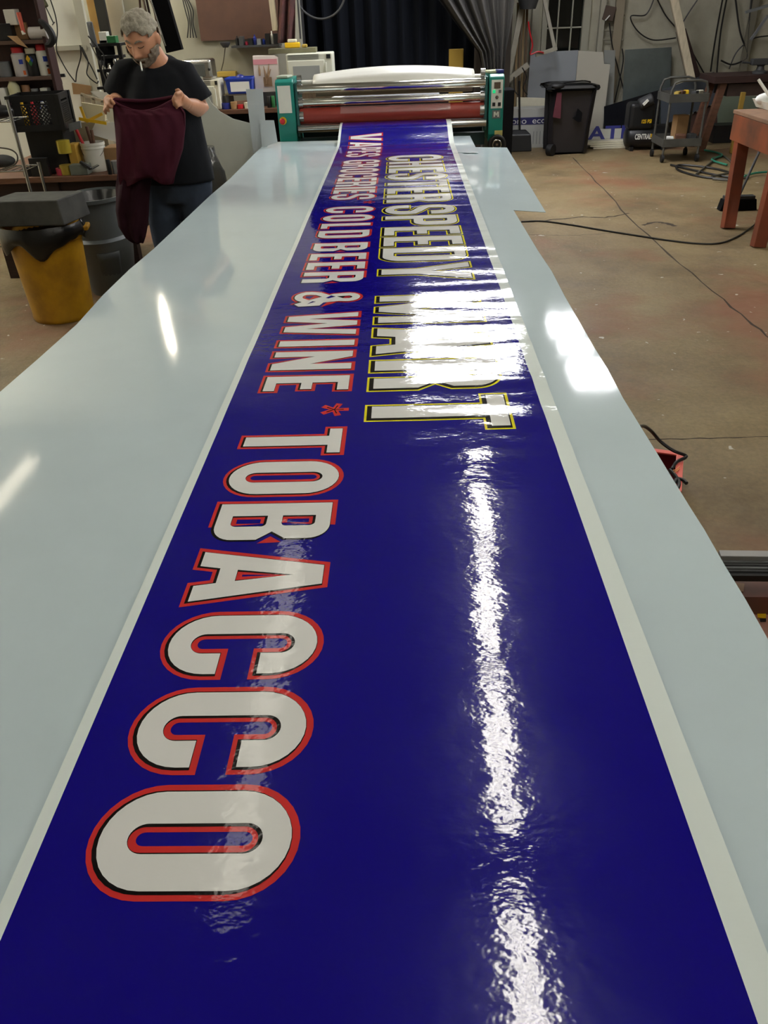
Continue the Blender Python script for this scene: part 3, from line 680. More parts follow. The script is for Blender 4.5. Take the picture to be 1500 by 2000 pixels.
# ---------------------------------------------------------------- generic builders placed by real distance
def span(px0, py0, px1, py1, Y):
    mx, my = (px0+px1)/2, (py0+py1)/2
    return ony(px0, my, Y).x, ony(px1, my, Y).x, ony(mx, py1, Y).z, ony(mx, py0, Y).z
def pbox(name, r, Y, dep, m, label=None, cat=None, zb=None, zt=None, bev=.004, grp=None, parent=None, kind=None):
    x0, x1, z0, z1 = span(*r, Y)
    if zb is not None: z0 = zb
    if zt is not None: z1 = zt
    q = MB(); q.box(((x0+x1)/2, Y+dep/2, (z0+z1)/2), (x1-x0, dep, z1-z0)); o = q.build(name, m, parent, bev=bev)
    if label and parent is None: tag(o, label, cat, grp, kind)
    elif label: o['label'] = label
    return o
def pcan(name, r, Y, prof, m, label=None, cat=None, zb=None, grp=None, parent=None, n=20):
    """prof: list of (radius fraction, height fraction)"""
    x0, x1, z0, z1 = span(*r, Y); rad = (x1-x0)/2
    if zb is not None: z1 += zb-z0; z0 = zb
    q = MB(); q.lathe([(max(.001, a*rad), z0+(z1-z0)*b) for a, b in prof], ((x0+x1)/2, Y+rad, 0), n); o = q.build(name, m, parent, smooth=True)
    if label and parent is None: tag(o, label, cat, grp)
    return o
CAN = [(.0, 0), (.95, 0), (1, .02), (1, .97), (.93, 1), (0, 1)]
def text_obj(name, body, size, loc, m, parent, rot=(R(90), 0, 0), bold=0.0, sx=1.0):
    cu = bpy.data.curves.new(name, 'FONT'); cu.body = body; cu.size = size; cu.offset = bold; cu.extrude = 0.001; cu.align_x = 'CENTER'; cu.align_y = 'CENTER'
    t = bpy.data.objects.new(name, cu); C.objects.link(t); bpy.context.view_layer.update()
    me = bpy.data.meshes.new_from_object(t.evaluated_get(bpy.context.evaluated_depsgraph_get())); bpy.data.objects.remove(t)
    me.materials.clear(); me.materials.append(m)
    o = bpy.data.objects.new(name, me); C.objects.link(o)
    M = Matrix.Translation(Vector(loc)-WORLD.get(parent, Vector((0, 0, 0)))) @ Matrix.Rotation(rot[2], 4, 'Z') @ Matrix.Rotation(rot[0], 4, 'X') @ Matrix.Diagonal((sx, 1, 1, 1))
    me.transform(M); o.parent = parent; WORLD[o] = WORLD.get(parent, Vector((0, 0, 0))).copy(); return o

# ================================================================ left side: near bench and shelves
YB = 6.25
BZ = ony(120, 345, YB).z
bxl, bxr = ony(-60, 345, YB).x, ony(246, 345, YB).x
bench = thing('workbench', 'cluttered wooden workbench with dark underside along the left wall', 'workbench', ((bxl+bxr)/2, YB+.5, 0))
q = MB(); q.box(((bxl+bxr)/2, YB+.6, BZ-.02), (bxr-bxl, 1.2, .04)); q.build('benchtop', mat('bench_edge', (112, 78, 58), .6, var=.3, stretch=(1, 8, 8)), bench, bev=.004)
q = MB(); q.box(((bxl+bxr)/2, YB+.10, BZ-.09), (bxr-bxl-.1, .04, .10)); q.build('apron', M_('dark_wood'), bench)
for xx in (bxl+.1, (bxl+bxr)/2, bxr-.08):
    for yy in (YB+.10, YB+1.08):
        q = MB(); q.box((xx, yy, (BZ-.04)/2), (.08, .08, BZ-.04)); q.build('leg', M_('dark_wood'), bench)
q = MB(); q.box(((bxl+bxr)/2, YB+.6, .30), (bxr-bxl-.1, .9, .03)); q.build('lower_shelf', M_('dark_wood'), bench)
for k, (px, wd, hh, m) in enumerate(((0, .28, .28, 'dark_grey'), (95, .28, .3, 'black_plastic'), (190, .28, .25, 'dark_grey'))):
    c = ony(px, 400, YB+.3); q = MB(); q.box((c.x, YB+.45, .317+hh/2), (wd, .45, hh)); tag(q.build('storage_box', M_(m), bev=.01), 'dark box stored under the left bench, %s' % ('leftmost', 'middle one', 'rightmost')[k], 'box')
# cabinet with shelves
YC = 6.62
cxr = ony(82, 70, YC).x; cxl = cxr-1.1; cab_t = 2.1
zs1 = ony(50, 150, YC).z; zs0 = ony(60, 78, YC).z; zs2 = ony(20, 216, YC).z
cab = thing('shelf_cabinet', 'dark brown open shelf cabinet full of cans at the top left', 'shelf', ((cxl+cxr)/2, YC+.2, zs2-.02))
cm = mat('cabinet_brown', (58, 32, 30), .5, var=.2, stretch=(8, 8, 1))
q = MB(); q.box((cxr+.01, YC+.065, (zs2+cab_t)/2-.01), (.022, .13, cab_t-zs2)); q.build('side_panel', cm, cab, bev=.002)
q = MB(); q.box((cxl-.01, YC+.065, (zs2+cab_t)/2-.01), (.022, .13, cab_t-zs2)); q.build('side_panel', cm, cab, bev=.002)
q = MB(); q.box(((cxl+cxr)/2, YC+.136, (zs2+cab_t)/2), (cxr-cxl, .01, cab_t-zs2)); q.build('back_panel', cm, cab)
for zz in (zs0, zs1, zs2): q = MB(); q.box(((cxl+cxr)/2, YC+.065, zz-.0125), (cxr-cxl, .13, .025)); q.build('shelf', mat('shelf_edge', (98, 76, 66), .5, var=.2), cab, bev=.002)
q = MB(); q.box(((cxl+cxr)/2, YC+.06, 1.90), (cxr-cxl, .1, .05)); q.build('top_rail', cm, cab)
for xx in (cxl+.02, cxr-.0): q = MB(); q.box((xx, YC+.065, (BZ+zs2-.025)/2+.0), (.04, .12, zs2-.025-BZ-.002)); q.build('leg', cm, cab)
# spray cans
def spray(r, body, cap, label, band=None, Y=YC+.03, zb=None):
    x0, x1, z0, z1 = span(*r, Y); rad = (x1-x0)/2; zb = zs1+.001 if zb is None else zb; h = z1-z0; c = ((x0+x1)/2, Y+rad, 0)
    t = thing('spray_can', label, 'spray can', (c[0], c[1], zb))
    q = MB(); q.lathe([(0.001, zb), (rad*.96, zb), (rad, zb+.005), (rad, zb+h*.74), (rad*.8, zb+h*.80), (.001, zb+h*.80)], c); q.build('can_body', body, t, smooth=True)
    q = MB(); q.lathe([(rad*.80, zb+h*.78), (rad*.80, zb+h*.97), (rad*.70, zb+h), (.001, zb+h)], c); q.build('cap', cap, t, smooth=True)
    if band:
        q = MB()
        for a0, a1, z0_, z1_, mi_ in band:
            q.mi = mi_[0]; n = 8
            A = [Vector((c[0]+(rad+.0012)*math.cos(R(a0+(a1-a0)*i/n)), c[1]+(rad+.0012)*math.sin(R(a0+(a1-a0)*i/n)), zb+h*z0_)) for i in range(n+1)]
            B = [p+Vector((0, 0, h*(z1_-z0_))) for p in A]
            q.add(A+B, [(i, i+1, n+2+i, n+1+i) for i in range(n)])
        q.build('can_label', [M_('blue'), M_('orange'), M_('black_plastic'), M_('yellow'), M_('green')], t)
    return t
spray((66, 78, 92, 140), M_('white_plastic'), M_('red'), 'white spray can with red cap beside the cabinet side panel', [(-75, -40, .45, .62, (0,)), (-60, -25, .05, .22, (1,)), (-60, -40, .28, .34, (2,))])
spray((18, 88, 46, 146), mat('can_grey', (196, 192, 192), .4), M_('red'), 'greyish white spray can with red cap, left on the middle shelf', [(-75, -45, .42, .58, (0,)), (-60, -40, .05, .2, (1,))])
t = spray((46, 90, 70, 145), M_('black_plastic'), M_('cream'), 'black can with a diamond label between the two white spray cans')
x0, x1, z0, z1 = span(46, 90, 70, 145, YC+.03); c = Vector(((x0+x1)/2, YC+.027, zs1+.10)); q = MB()
for dx, dz, s_, mi_ in ((-.008, .012, .026, 3), (.010, .004, .026, 0), (.004, -.014, .022, 4)):
    q.mi = mi_; q.add([c+Vector((dx-s_*.7, -.001*mi_, dz)), c+Vector((dx, -.001*mi_, dz-s_)), c+Vector((dx+s_*.7, -.001*mi_, dz)), c+Vector((dx, -.001*mi_, dz+s_))], [(0, 1, 2, 3)])
q.build('diamond_label', [M_('blue'), M_('orange'), M_('black_plastic'), M_('yellow'), M_('green')], t)
pcan('jar', (-8, 118, 16, 148), YC+.04, CAN, M_('grey_plastic'), 'grey jar at the left end of the middle shelf', 'jar', zs1+.001)
# items on the upper shelf
x0, x1, z0, z1 = span(50, 47, 94, 69, YC+.02); q = MB(); q.cyl((x0+.02, YC+.04, zs0+.041), (x1-.01, YC+.03, zs0+.041), .039, n=24); tag(q.build('paper_roll', mat('roll_grey', (205, 200, 195), .6), smooth=True), 'white roll lying across the upper cabinet shelf', 'roll')
pbox('cardboard_box', (24, 44, 52, 74), YC+.085, .04, M_('cardboard'), 'small brown box behind the roll on the upper shelf', 'box', zb=zs0+.001)
pbox('storage_box', (-12, 46, 22, 76), YC+.01, .11, M_('black_plastic'), 'black box at the left of the upper shelf', 'box', zb=zs0+.001)
zq = ony(5, 46, YC+.1).z+.004
pbox('small_box', (8, 18, 30, 45), YC+.02, .09, M_('white_plastic'), 'white carton stacked on the black box of the upper shelf', 'box', zb=span(-12, 46, 22, 76, YC+.01)[3]+zs0+.001-span(-12, 46, 22, 76, YC+.01)[2])
a, b = ony(36, 24, YC-.03), ony(47, 66, YC-.03); q = MB(); q.cyl(b, a, .012, .016, n=14); mk = q.build('marker_tube', mat('salmon', (205, 95, 75), .45), smooth=True); tag(mk, 'salmon coloured tube leaning against the roll on the upper shelf', 'tube')
q = MB(); q.cyl(b+Vector((0, 0, -.004)), b+Vector((-.004, 0, .02)), .0135, n=14); q.build('tip', M_('white_plastic'), mk, smooth=True)
a = [ony(14, 70, YC-.03), ony(33, 70, YC-.03), ony(55, 94, YC-.05), ony(34, 86, YC-.05)]; q = MB(); q.quadslab(a, .003); tag(q.build('cardboard_flap', M_('cardboard')), 'torn piece of cardboard hanging from the upper shelf', 'cardboard')
# black curved tool bag / mask beyond the side panel
q = MB(); pts = [ony(x, y, YC-.02) for x, y in ((76, 40), (86, 47), (97, 60), (103, 75), (98, 86), (90, 88))]
q.tube(catmull(pts, 5), .016, 8, rads=[.014+.014*math.sin(PI*i/25) for i in range(26)]); tag(q.build('rubber_belt', M_('black_rubber'), smooth=True), 'curved black rubber piece hanging on the right side of the cabinet', 'belt')
# lower shelf jars
pcan('plastic_jug', (14, 152, 36, 214), YC-.01, [(0, 0), (.95, 0), (1, .03), (1, .75), (.6, .88), (.5, 1), (0, 1)], mat('jug', (190, 188, 150), .45), 'tall cream jug on the lower cabinet shelf', 'jug', zs2+.001)
pcan('jar', (41, 158, 57, 206), YC+.03, CAN, mat('jar_brown', (140, 100, 68), .4), 'brown jar right of the cream jug on the lower shelf', 'jar', zs2+.001)
pcan('jar', (58, 160, 73, 200), YC+.03, CAN, M_('grey_plastic'), 'grey jar right of the brown jar on the lower shelf', 'jar', zs2+.001)
pbox('small_box', (78, 172, 92, 182), YC+.03, .08, M_('white_plastic'), 'small white box at the right end of the lower shelf', 'box', zb=zs2+.001)
pbox('carton', (0, 172, 14, 218), YC+.0, .1, M_('paper'), 'white carton at the left end of the lower shelf', 'carton', zb=zs2+.001)
# milk crates
def crate(c, s, h, rz, label, m=M_('black_plastic')):
    t = thing('milk_crate', label, 'crate', c); q = MB(); Mz = Matrix.Rotation(rz, 3, 'Z'); c = Vector(c)
    def L(x, y, z): return c+Mz@Vector((x, y, z))
    hs = s/2
    for k in range(4):
        A = Matrix.Rotation(k*PI/2, 3, 'Z')
        def W(u, z, d=0): return c+Mz@(A@Vector((u, -hs+d, z)))
        q.beam(W(-hs, h-.02), W(hs, h-.02), .012, .04); q.beam(W(-hs, .02), W(hs, .02), .012, .04); q.beam(W(-hs, h-.06), W(hs, h-.06), .008, .01)
        q.beam(W(-hs, 0, .0), W(-hs, h, .0), .03, .03, (0, 1, 0))
        q.beam(W(-hs+.02, h*.5), W(-hs+.075, h*.5), .006, h-.04); q.beam(W(hs-.075, h*.5), W(hs-.02, h*.5), .006, h-.04)
        n = 7; z0, z1 = .035, h-.06; W_ = s-.16
        for i in range(-4, n+1):
            for sg in (1, -1):
                u0 = -W_/2+i*W_/n; u1 = u0+(z1-z0); 
                if sg < 0: u0, u1 = -u0, -u1
                P0, P1 = [u0, z0], [u1, z1]
                def clip(u, z, uu, zz):
                    if abs(u) > W_/2:
                        lim = W_/2*(1 if u > 0 else -1); tt = (lim-u)/(uu-u) if abs(uu-u) > 1e-6 else 0; return (lim, z+(zz-z)*tt, tt)
                    return (u, z, 0)
                a = clip(*P0, *P1); b = clip(*P1, *P0)
                if a[2]+b[2] < 1 and 0 <= a[2] <= 1 and 0 <= b[2] <= 1: q.beam(W(a[0], a[1]), W(b[0], b[1]), .006, .007)
    q.build('basket', m, t)
    q = MB(); q.box(c+Vector((0, 0, .006)), (s-.02, s-.02, .008), rz); q.build('bottom', m, t)
    return t
YR = 6.28
cc = ony(88, 252, YR+.12); x0, x1, z0, z1 = span(48, 255, 132, 300, YR)
hb = cc.z-BZ-.003
stk = MB(); stk.box((cc.x-.01, YR+.22, BZ+.001+hb/2), (.28, .24, hb)); tag(stk.build('tool_box', M_('black_plastic'), bev=.008), 'black box on the bench carrying the milk crate', 'box')
crz = cc.z+.002
crate((cc.x-.0, YR+.14, crz), .34, ony(92, 182, YR+.1).z-crz, R(8), 'black plastic milk crate on the black box beside the cabinet')
rc = random.Random(3)
for k, (m, lb) in enumerate((('yellow', 'yellow tool handle inside the milk crate'), ('red', 'red bottle inside the milk crate'), ('blue', 'blue bottle inside the milk crate'), ('white_plastic', 'white bottle inside the milk crate'), ('grey_plastic', 'grey can at the back inside the milk crate'))):
    xx = cc.x-.10+.05*k; yy = YR+.06+.06*(k % 3); q = MB(); q.lathe([(.001, 0), (.022, 0), (.022, .12), (.01, .15), (.01, .17), (.001, .17)], (xx, yy, crz+.012), 14); tag(q.build('bottle', M_(m), smooth=True), lb, 'bottle')
# clamp standing on the crate
t = thing('bench_vise', 'dark iron clamp standing behind the milk crate', 'clamp', ony(118, 182, YR+.45))
q = MB(); pts = [ony(x, y, YR+.5) for x, y in ((100, 178), (98, 160), (103, 147), (110, 143), (115, 150), (119, 162), (117, 170), (110, 176))]; q.tube(catmull(pts, 5), .012, 8); q.build('frame', M_('dark_grey'), t, smooth=True)
a = ony(112, 148, YR+.5); b = ony(127, 147, YR+.5); q = MB(); q.beam(a, b, .02, .022); q.build('jaw', M_('dark_grey'), t, bev=.002)
a = ony(96, 180, YR+.5); b = ony(122, 178, YR+.5); q = MB(); q.beam(a, b, .04, .03); q.build('base', M_('dark_grey'), t, bev=.003)
# things along the bench top
pcan('paint_tin', (108, 280, 134, 306), YR+.0, CAN, mat('brass_tin', (190, 170, 60), .35, metal=.4), 'gold tin standing on the tin below, right of the black box', 'tin', BZ+.148)
pcan('paint_tin', (109, 306, 135, 326), YR+.0, CAN, mat('brass_tin2', (182, 160, 66), .35, metal=.4), 'gold tin directly on the bench under another gold tin', 'tin', BZ+.001)
for o in bpy.data.objects:
    if o.name == 'paint_tin': tin_up = o
zt_ = max((o.matrix_basis.translation.z for o in bpy.data.objects if o.name.startswith('paint_tin')))
pbox('cardboard_box', (134, 282, 150, 322), YR+.08, .12, mat('yellow_card', (190, 150, 60), .7), 'narrow yellowish box beside the gold tins', 'box', zb=BZ+.001)
# bucket
x0, x1, z0, z1 = span(150, 282, 195, 322, YR+.05); rb = (x1-x0)/2; hb_ = .20
bk = thing('bucket', 'white plastic bucket holding tools on the bench', 'bucket', ((x0+x1)/2, YR+.18, BZ+.001))
q = MB(); c = ((x0+x1)/2, YR+.18, BZ+.001); q.lathe([(.001, 0), (rb*.86, 0), (rb*.97, hb_*.78), (rb*1.02, hb_*.79), (rb*1.02, hb_*.83), (rb, hb_*.84), (rb*1.0, hb_*.9), (rb*1.05, hb_*.91), (rb*1.05, hb_), (rb*.97, hb_), (rb*.9, .01), (.001, .01)], c); q.build('pail', M_('white_plastic'), bk, smooth=True)
q = MB(); q.tube([Vector(c)+Vector((rb*1.06*math.cos(a), -rb*1.06*math.sin(a)*.75, hb_*.9-.09*math.sin(a))) for a in (PI*i/14 for i in range(15))], .0025, 6); q.build('bail', M_('steel'), bk, smooth=True)
for k, (dx, dy, tx, ty, hh, m, lb) in enumerate(((-.02, 0, -.09, .0, .20, 'red', 'red handled brush standing in the white bucket'), (.0, .02, -.03, .02, .17, 'brown_wood', 'brown wooden stick standing in the white bucket'), (.015, -.01, .0, .01, .15, 'brown_wood', 'shorter brown stick at the right in the white bucket'))):
    q = MB(); p0 = Vector(c)+Vector((dx, dy, .012)); q.cyl(p0, p0+Vector((tx, ty, hh+.12)), .010, .012, n=10); tag(q.build('paint_stick', M_(m), smooth=True), lb, 'tool')
pbox('cardboard_box', (203, 288, 243, 318), YR+.16, .2, M_('cardboard'), 'open cardboard box right of the white bucket', 'box', zb=BZ+.001)
def roll(r, m, lb, Y=YR-.0, zb=None):
    x0, x1, z0, z1 = span(*r, Y); ro = (x1-x0)/2; h = z1-z0; c = ((x0+x1)/2, Y+ro+.01, BZ+.001 if zb is None else zb)
    t = thing('tape_roll', lb, 'tape roll', c); q = MB(); q.lathe([(ro*.72, 0), (ro, 0), (ro, h), (ro*.72, h), (ro*.72, 0)], c, cap=False); q.build('tape', M_(m), t, smooth=True)
    q = MB(); q.lathe([(ro*.62, 0), (ro*.71, 0), (ro*.71, h), (ro*.62, h), (ro*.62, 0)], c, cap=False); q.build('core', M_('cardboard'), t, smooth=True); return t
roll((104, 325, 128, 338), 'pink', 'pink tape roll on the bench edge below the gold tins')
roll((66, 327, 90, 340), 'cream', 'cream tape roll on the bench edge left of the pink one')
roll((38, 322, 62, 340), 'black_plastic', 'black tape roll at the left end of the bench edge')
pbox('block', (136, 322, 170, 341), YR-.0, .12, mat('sage', (112, 118, 108), .7), 'grey green block on the bench edge', 'block', zb=BZ+.001)
pbox('tool_box', (56, 309, 92, 328), YR-.0+.0, .04, M_('black_plastic'), 'low black case under the crates behind the tape rolls', 'box', zb=BZ+.001)
t = thing('scraper', 'black handled scraper with a metal blade lying on the bench', 'scraper', onz(180, 330, BZ+.02))
a, b = ony(157, 316, YR+.0), ony(178, 330, YR-.02); q = MB(); q.beam(a, b, .03, .02); q.build('handle', M_('black_plastic'), t, bev=.004)
a, b = ony(178, 330, YR-.02), ony(192, 322, YR+.01); q = MB(); q.beam(a, b, .05, .006); q.build('blade', M_('steel'), t)
pcan('glue_tube', (208, 315, 216, 344), YR-.02, CAN, M_('black_plastic'), 'slim black tube standing at the bench edge', 'tube', BZ+.001)
pcan('jar', (216, 318, 234, 343), YR-.0, CAN, mat('silver_can', (170, 172, 175), .3, metal=.6), 'silver can standing at the bench edge beside the slim black tube', 'can', BZ+.001)
# folding rule, white chair back, paper
P = [ony(x, y, 6.55) for x, y in ((186, 240), (228, 238), (229, 278), (176, 262))]; q = MB(); q.quadslab(P, .004); tag(q.build('paper_sheet', M_('paper')), 'white sheet of paper standing behind the bucket', 'paper')
P = [ony(x, y, 6.75) for x, y in ((158, 200), (205, 208), (205, 236), (168, 236))]; q = MB(); bpx = min(p.x for p in P); q.box((P[2].x-.12, 6.76, (BZ+P[2].z)/2), (.26, .12, P[2].z-BZ-.004)); tag(q.build('storage_box', mat('box_tan', (150, 138, 110), .7)), 'tan box under the cream bag behind the bucket', 'box'); q = MB(); q.quadslab(P, .03); tag(q.build('plastic_bag', mat('bag_cream', (205, 196, 160), .5)), 'cream plastic bag with yellow edge behind the bench', 'bag')
q = MB(); q.beam(ony(154, 232, 6.5), ony(208, 241, 6.5), .004, .022); tag(q.build('measuring_tape', M_('yellow')), 'extended yellow measuring tape above the bucket', 'tape measure')
q = MB(); q.beam(ony(157, 208, 6.52), ony(168, 238, 6.52), .004, .02); q.beam(ony(168, 238, 6.53), ony(200, 222, 6.53), .004, .02); tag(q.build('folding_rule', mat('rule', (214, 170, 40), .5)), 'folded yellow rule in front of the cream bag', 'ruler')
P = [ony(x, y, 7.66) for x, y in ((140, 162), (178, 168), (177, 184), (143, 184))]; q = MB(); q.quadslab(P, .02); tag(q.build('cardboard_sheet', M_('cardboard')), 'brown cardboard piece on the wall above the crate, right side', 'cardboard')
ch = thing('picture_frame', 'small grey wooden frame standing behind the man\'s hand', 'frame', ony(185, 240, 7.6))
for a, b in (((158, 184), (202, 198)), ((160, 185), (163, 210)), ((182, 192), (186, 225)), ((200, 197), (206, 232))): q = MB(); q.beam(ony(*a, 7.62), ony(*b, 7.62), .022, .022); q.build('bar', M_('pale_wood'), ch)
P = [ony(x, y, 7.66) for x, y in ((175, 178), (222, 180), (222, 196), (200, 196))]; q = MB(); q.quadslab(P, .02); tag(q.build('white_box', M_('white_plastic')), 'white flat box behind the man\'s right hand', 'box')
P = [ony(x, y, 6.3) for x, y in ((133, 242), (156, 236), (158, 250), (136, 258))]; q = MB(); q.quadslab(P, .02); tag(q.build('grey_box', M_('grey_plastic')), 'small grey box against the lower right corner of the milk crate', 'box')
# chrome rack at the far left edge
t = thing('wire_rack', 'chrome wire rack at the left edge in front of the bench', 'rack', (ony(20, 330, 5.9).x-.2, 5.95, 0))
a = ony(6, 200, 5.9); bx_ = a.x; 
q = MB(); q.cyl((a.x+.03, 5.9, 0), (a.x+.03, 5.9, ony(3, 195, 5.9).z), .012, n=12); q.build('post', M_('steel'), t, smooth=True)
q = MB(); q.cyl((a.x-.55, 5.9, 0), (a.x-.55, 5.9, ony(3, 195, 5.9).z), .012, n=12); q.build('post', M_('steel'), t, smooth=True)
for zz in (ony(3, 238, 5.9).z, ony(20, 335, 5.9).z, .35):
    q = MB()
    for yy in (5.9, 6.15): q.cyl((a.x-.55, yy, zz), (a.x+.03, yy, zz), .006, n=6)
    for k in range(12): q.cyl((a.x-.55+.052*k, 5.9, zz), (a.x-.55+.052*k, 6.15, zz), .003, n=6)
    q.build('wire_shelf', M_('steel'), t, smooth=True)
for yy in (5.9,):
    q = MB(); q.cyl((a.x+.03, 6.15, 0), (a.x+.03, 6.15, ony(20, 335, 5.9).z+.02), .012, n=12); q.build('post', M_('steel'), t, smooth=True)
pts = [ony(x, y, 5.86) for x, y in ((-5, 288), (20, 292), (33, 302), (33, 316), (22, 325), (5, 332))]; cable('cable_loop', pts, .005, M_('cable_grey'), 'grey cable looped over the chrome rack at the left edge')
for k, (px, py, m, lb) in enumerate(((6, 326, 'dark_grey', 'bundle of dark cloth on the rack at the left edge'), (14, 275, 'black_plastic', 'black pouch on the rack at the left edge'))):
    c = ony(px, py, 6.02); c.z = (ony(3, 238, 5.9).z if k == 1 else ony(20, 335, 5.9).z)+.052; q = MB(); q.sphere(c, .07, 16, 10, (1.4, 1, .6)); tag(q.build('bundle', M_(m), smooth=True), lb, 'bundle')
# yellow bin
Y1 = 5.36; c0 = ony(130, 606, Y1); rimz = ony(113, 452, Y1).z+.055
cx0 = onz(130, 612, 0).x; sc = ppm((cx0, Y1, .4))
yb_ = thing('trash_bin', 'tall yellow plastic bin with a black bag liner on the left', 'bin', (cx0, Y1, 0))
RT, RB = .250, .200
q = MB(); q.lathe([(.001, 0), (RB, 0), (RB+.006, .01), (RB+.006, .03), (RB+.004, .035), (RT-.018, rimz-.10), (RT-.006, rimz-.095), (RT-.006, rimz-.08), (RT, rimz), (RT+.012, rimz+.004), (RT+.012, rimz-.014), (RT+.004, rimz-.014), (RT-.008, rimz+.006), (RB-.01, .02), (.001, .02)], (cx0, Y1, 0), 40)
q.build('barrel', mat('bin_yellow', (192, 144, 16), .42, vscale=5, vary2=(150, 106, 18)), yb_, smooth=True)
for a in (12, 192):
    d = Vector((math.cos(R(a)), math.sin(R(a)), 0)); q = MB(); q.box(Vector((cx0, Y1, rimz-.04))+d*(RT+.02), (.05, .13, .03), R(a)); q.build('handle', MATS['bin_yellow'], yb_, bev=.008)
bag = mat('bin_bag', (14, 14, 15), .28, spec=.6, bump=.004, bscale=14)
def liner(u, v):
    a = 2*PI*u; n = noise.noise(Vector((math.cos(a)*2.2, math.sin(a)*2.2, v*1.5)))
    drop = .10+.06*max(0, math.sin(a*2.0+.4))+.05*n + (.10*math.exp(-((u-.80)/.05)**2))
    if v < .25: r = RT-.02+.02*v/.25; z = rimz-.10+.11*v/.25
    else: t = (v-.25)/.75; r = RT+.012+.014*math.sin(PI*t)+.012*n*t; z = rimz+.012-drop*t
    return Vector((cx0+r*math.cos(a), Y1+r*math.sin(a), z+.004*n))
q = MB(); q.grid(liner, 72, 12); tag(q.build('bin_liner', bag, smooth=True, solid=.002), 'black plastic bag folded over the rim of the yellow bin', 'bag')
# grey box lying on the bin
gbx = ony(82, 398, 5.30)
P = [(-.34, -.14), (.17, -.16), (.235, .16), (-.26, .18)]
q = MB(); zb = rimz+.018; A = [Vector((gbx.x-.01+a, 5.34+b, zb)) for a, b in P]; B = [Vector((gbx.x-.01+a*.93-.01, 5.34+b*.95+.02, zb+.15)) for a, b in P]
q.add(A+B, [(3, 2, 1, 0), (4, 5, 6, 7), (0, 1, 5, 4), (1, 2, 6, 5), (2, 3, 7, 6), (3, 0, 4, 7)])
tag(q.build('lidded_box', mat('dusty_box', (74, 74, 68), .75, vscale=7, vary2=(50, 50, 46)), bev=.008), 'dusty grey box resting on top of the yellow bin', 'box')
# grey bin
Y2 = 5.95; c2 = ony(184, 382, Y2); z2r = c2.z
gb = thing('trash_bin', 'grey bin standing behind the yellow bin', 'bin', (c2.x, Y2, 0)); gm = mat('bin_grey', (92, 98, 100), .5, var=.1)
q = MB(); q.lathe([(.001, 0), (.19, 0), (.20, .02), (.255, z2r-.30), (.262, z2r-.28), (.235, z2r-.26), (.250, z2r-.02), (.275, z2r-.015), (.275, z2r+.01), (.262, z2r+.01), (.240, z2r-.10), (.18, .02), (.001, .02)], (c2.x-.0, Y2, 0), 40, sx=.80); q.build('barrel', gm, gb, smooth=True)
q = MB(); q.grid(lambda u, v: Vector((c2.x+.80*(.206+.046*v)*math.cos(R(-85+45*u)), Y2+(.206+.046*v)*math.sin(R(-85+45*u)), .10+(z2r-.45)*v)), 8, 4); q.build('side_panel', mat('bin_grey_d', (76, 82, 84), .5), gb, smooth=True, solid=.006)
q = MB(); q.grid(lambda u, v: Vector((c2.x+.80*(.245+.012*math.sin(9*u*PI))*(1-.0*v)*math.cos(2*PI*u)*(1-v*.25), Y2+.245*math.sin(2*PI*u)*(1-v*.25), z2r+.0-.10*v)), 40, 5); tag(q.build('bin_liner', bag, smooth=True), 'black bag inside the grey bin behind the yellow one', 'bag')
# dark shelf with tools behind the man (by the door)
YS = 7.35
t = thing('tool_rack', 'black metal rack hung with tools between the white wall and the man', 'tool rack', ony(215, 170, YS))
for a, b in (((190, 92), (202, 180)), ((232, 88), (240, 180))):
    q = MB(); p = ony(*a, YS); q.beam((p.x, YS, ony(*b, YS).z), p, .03, .03, (0, 1, 0)); q.build('upright', M_('black_plastic'), t)
for py in (88, 112, 138, 172):
    a = ony(192, py, YS); b = ony(236, py-3, YS); q = MB(); q.box(((a.x+b.x)/2, YS+.05, a.z), (b.x-a.x, .16, .02)); q.build('shelf', M_('black_plastic'), t)
q = MB(); a = ony(192, 90, YS+.13); b = ony(238, 178, YS+.13); q.box(((a.x+b.x)/2, YS+.14, (a.z+b.z)/2), (b.x-a.x, .01, a.z-b.z)); q.build('back_panel', M_('black_matte'), t)
for k, (x, y, m) in enumerate(((205, 140, 'chrome'), (216, 140, 'chrome'), (212, 150, 'steel'), (214, 167, 'chrome'), (200, 128, 'dark_grey'), (226, 125, 'steel'))):
    p = ony(x, y, YS-.01); q = MB(); q.lathe([(.001, 0), (.016, .003), (.018, .02), (.010, .04), (.010, .06), (.001, .06)], p, 12); tag(q.build('tool', M_(m), smooth=True), 'metal tool hanging on the black rack, number %d from the top left' % (k+1), 'tool', 'tools on the black rack')
for k, (r, m, lb) in enumerate((((193, 62, 208, 78), 'white_plastic', 'white box on top of the black tool rack'), ((208, 70, 226, 86), 'green', 'green spool on top of the black tool rack'), ((194, 78, 210, 88), 'dark_grey', 'dark tin on top of the black tool rack'))):
    pbox('small_box', r, YS+.02, .08, M_(m), lb, 'box', zb=ony(210, 88, YS).z+.012)
# saw shape
q = MB(); q.beam(ony(174, 42, 7.3), ony(186, 92, 7.3), .05, .02, (0, 1, 0)); tag(q.build('saw_blade', M_('grey_plastic'), bev=.02), 'grey rounded blade hanging by the door trim', 'blade')
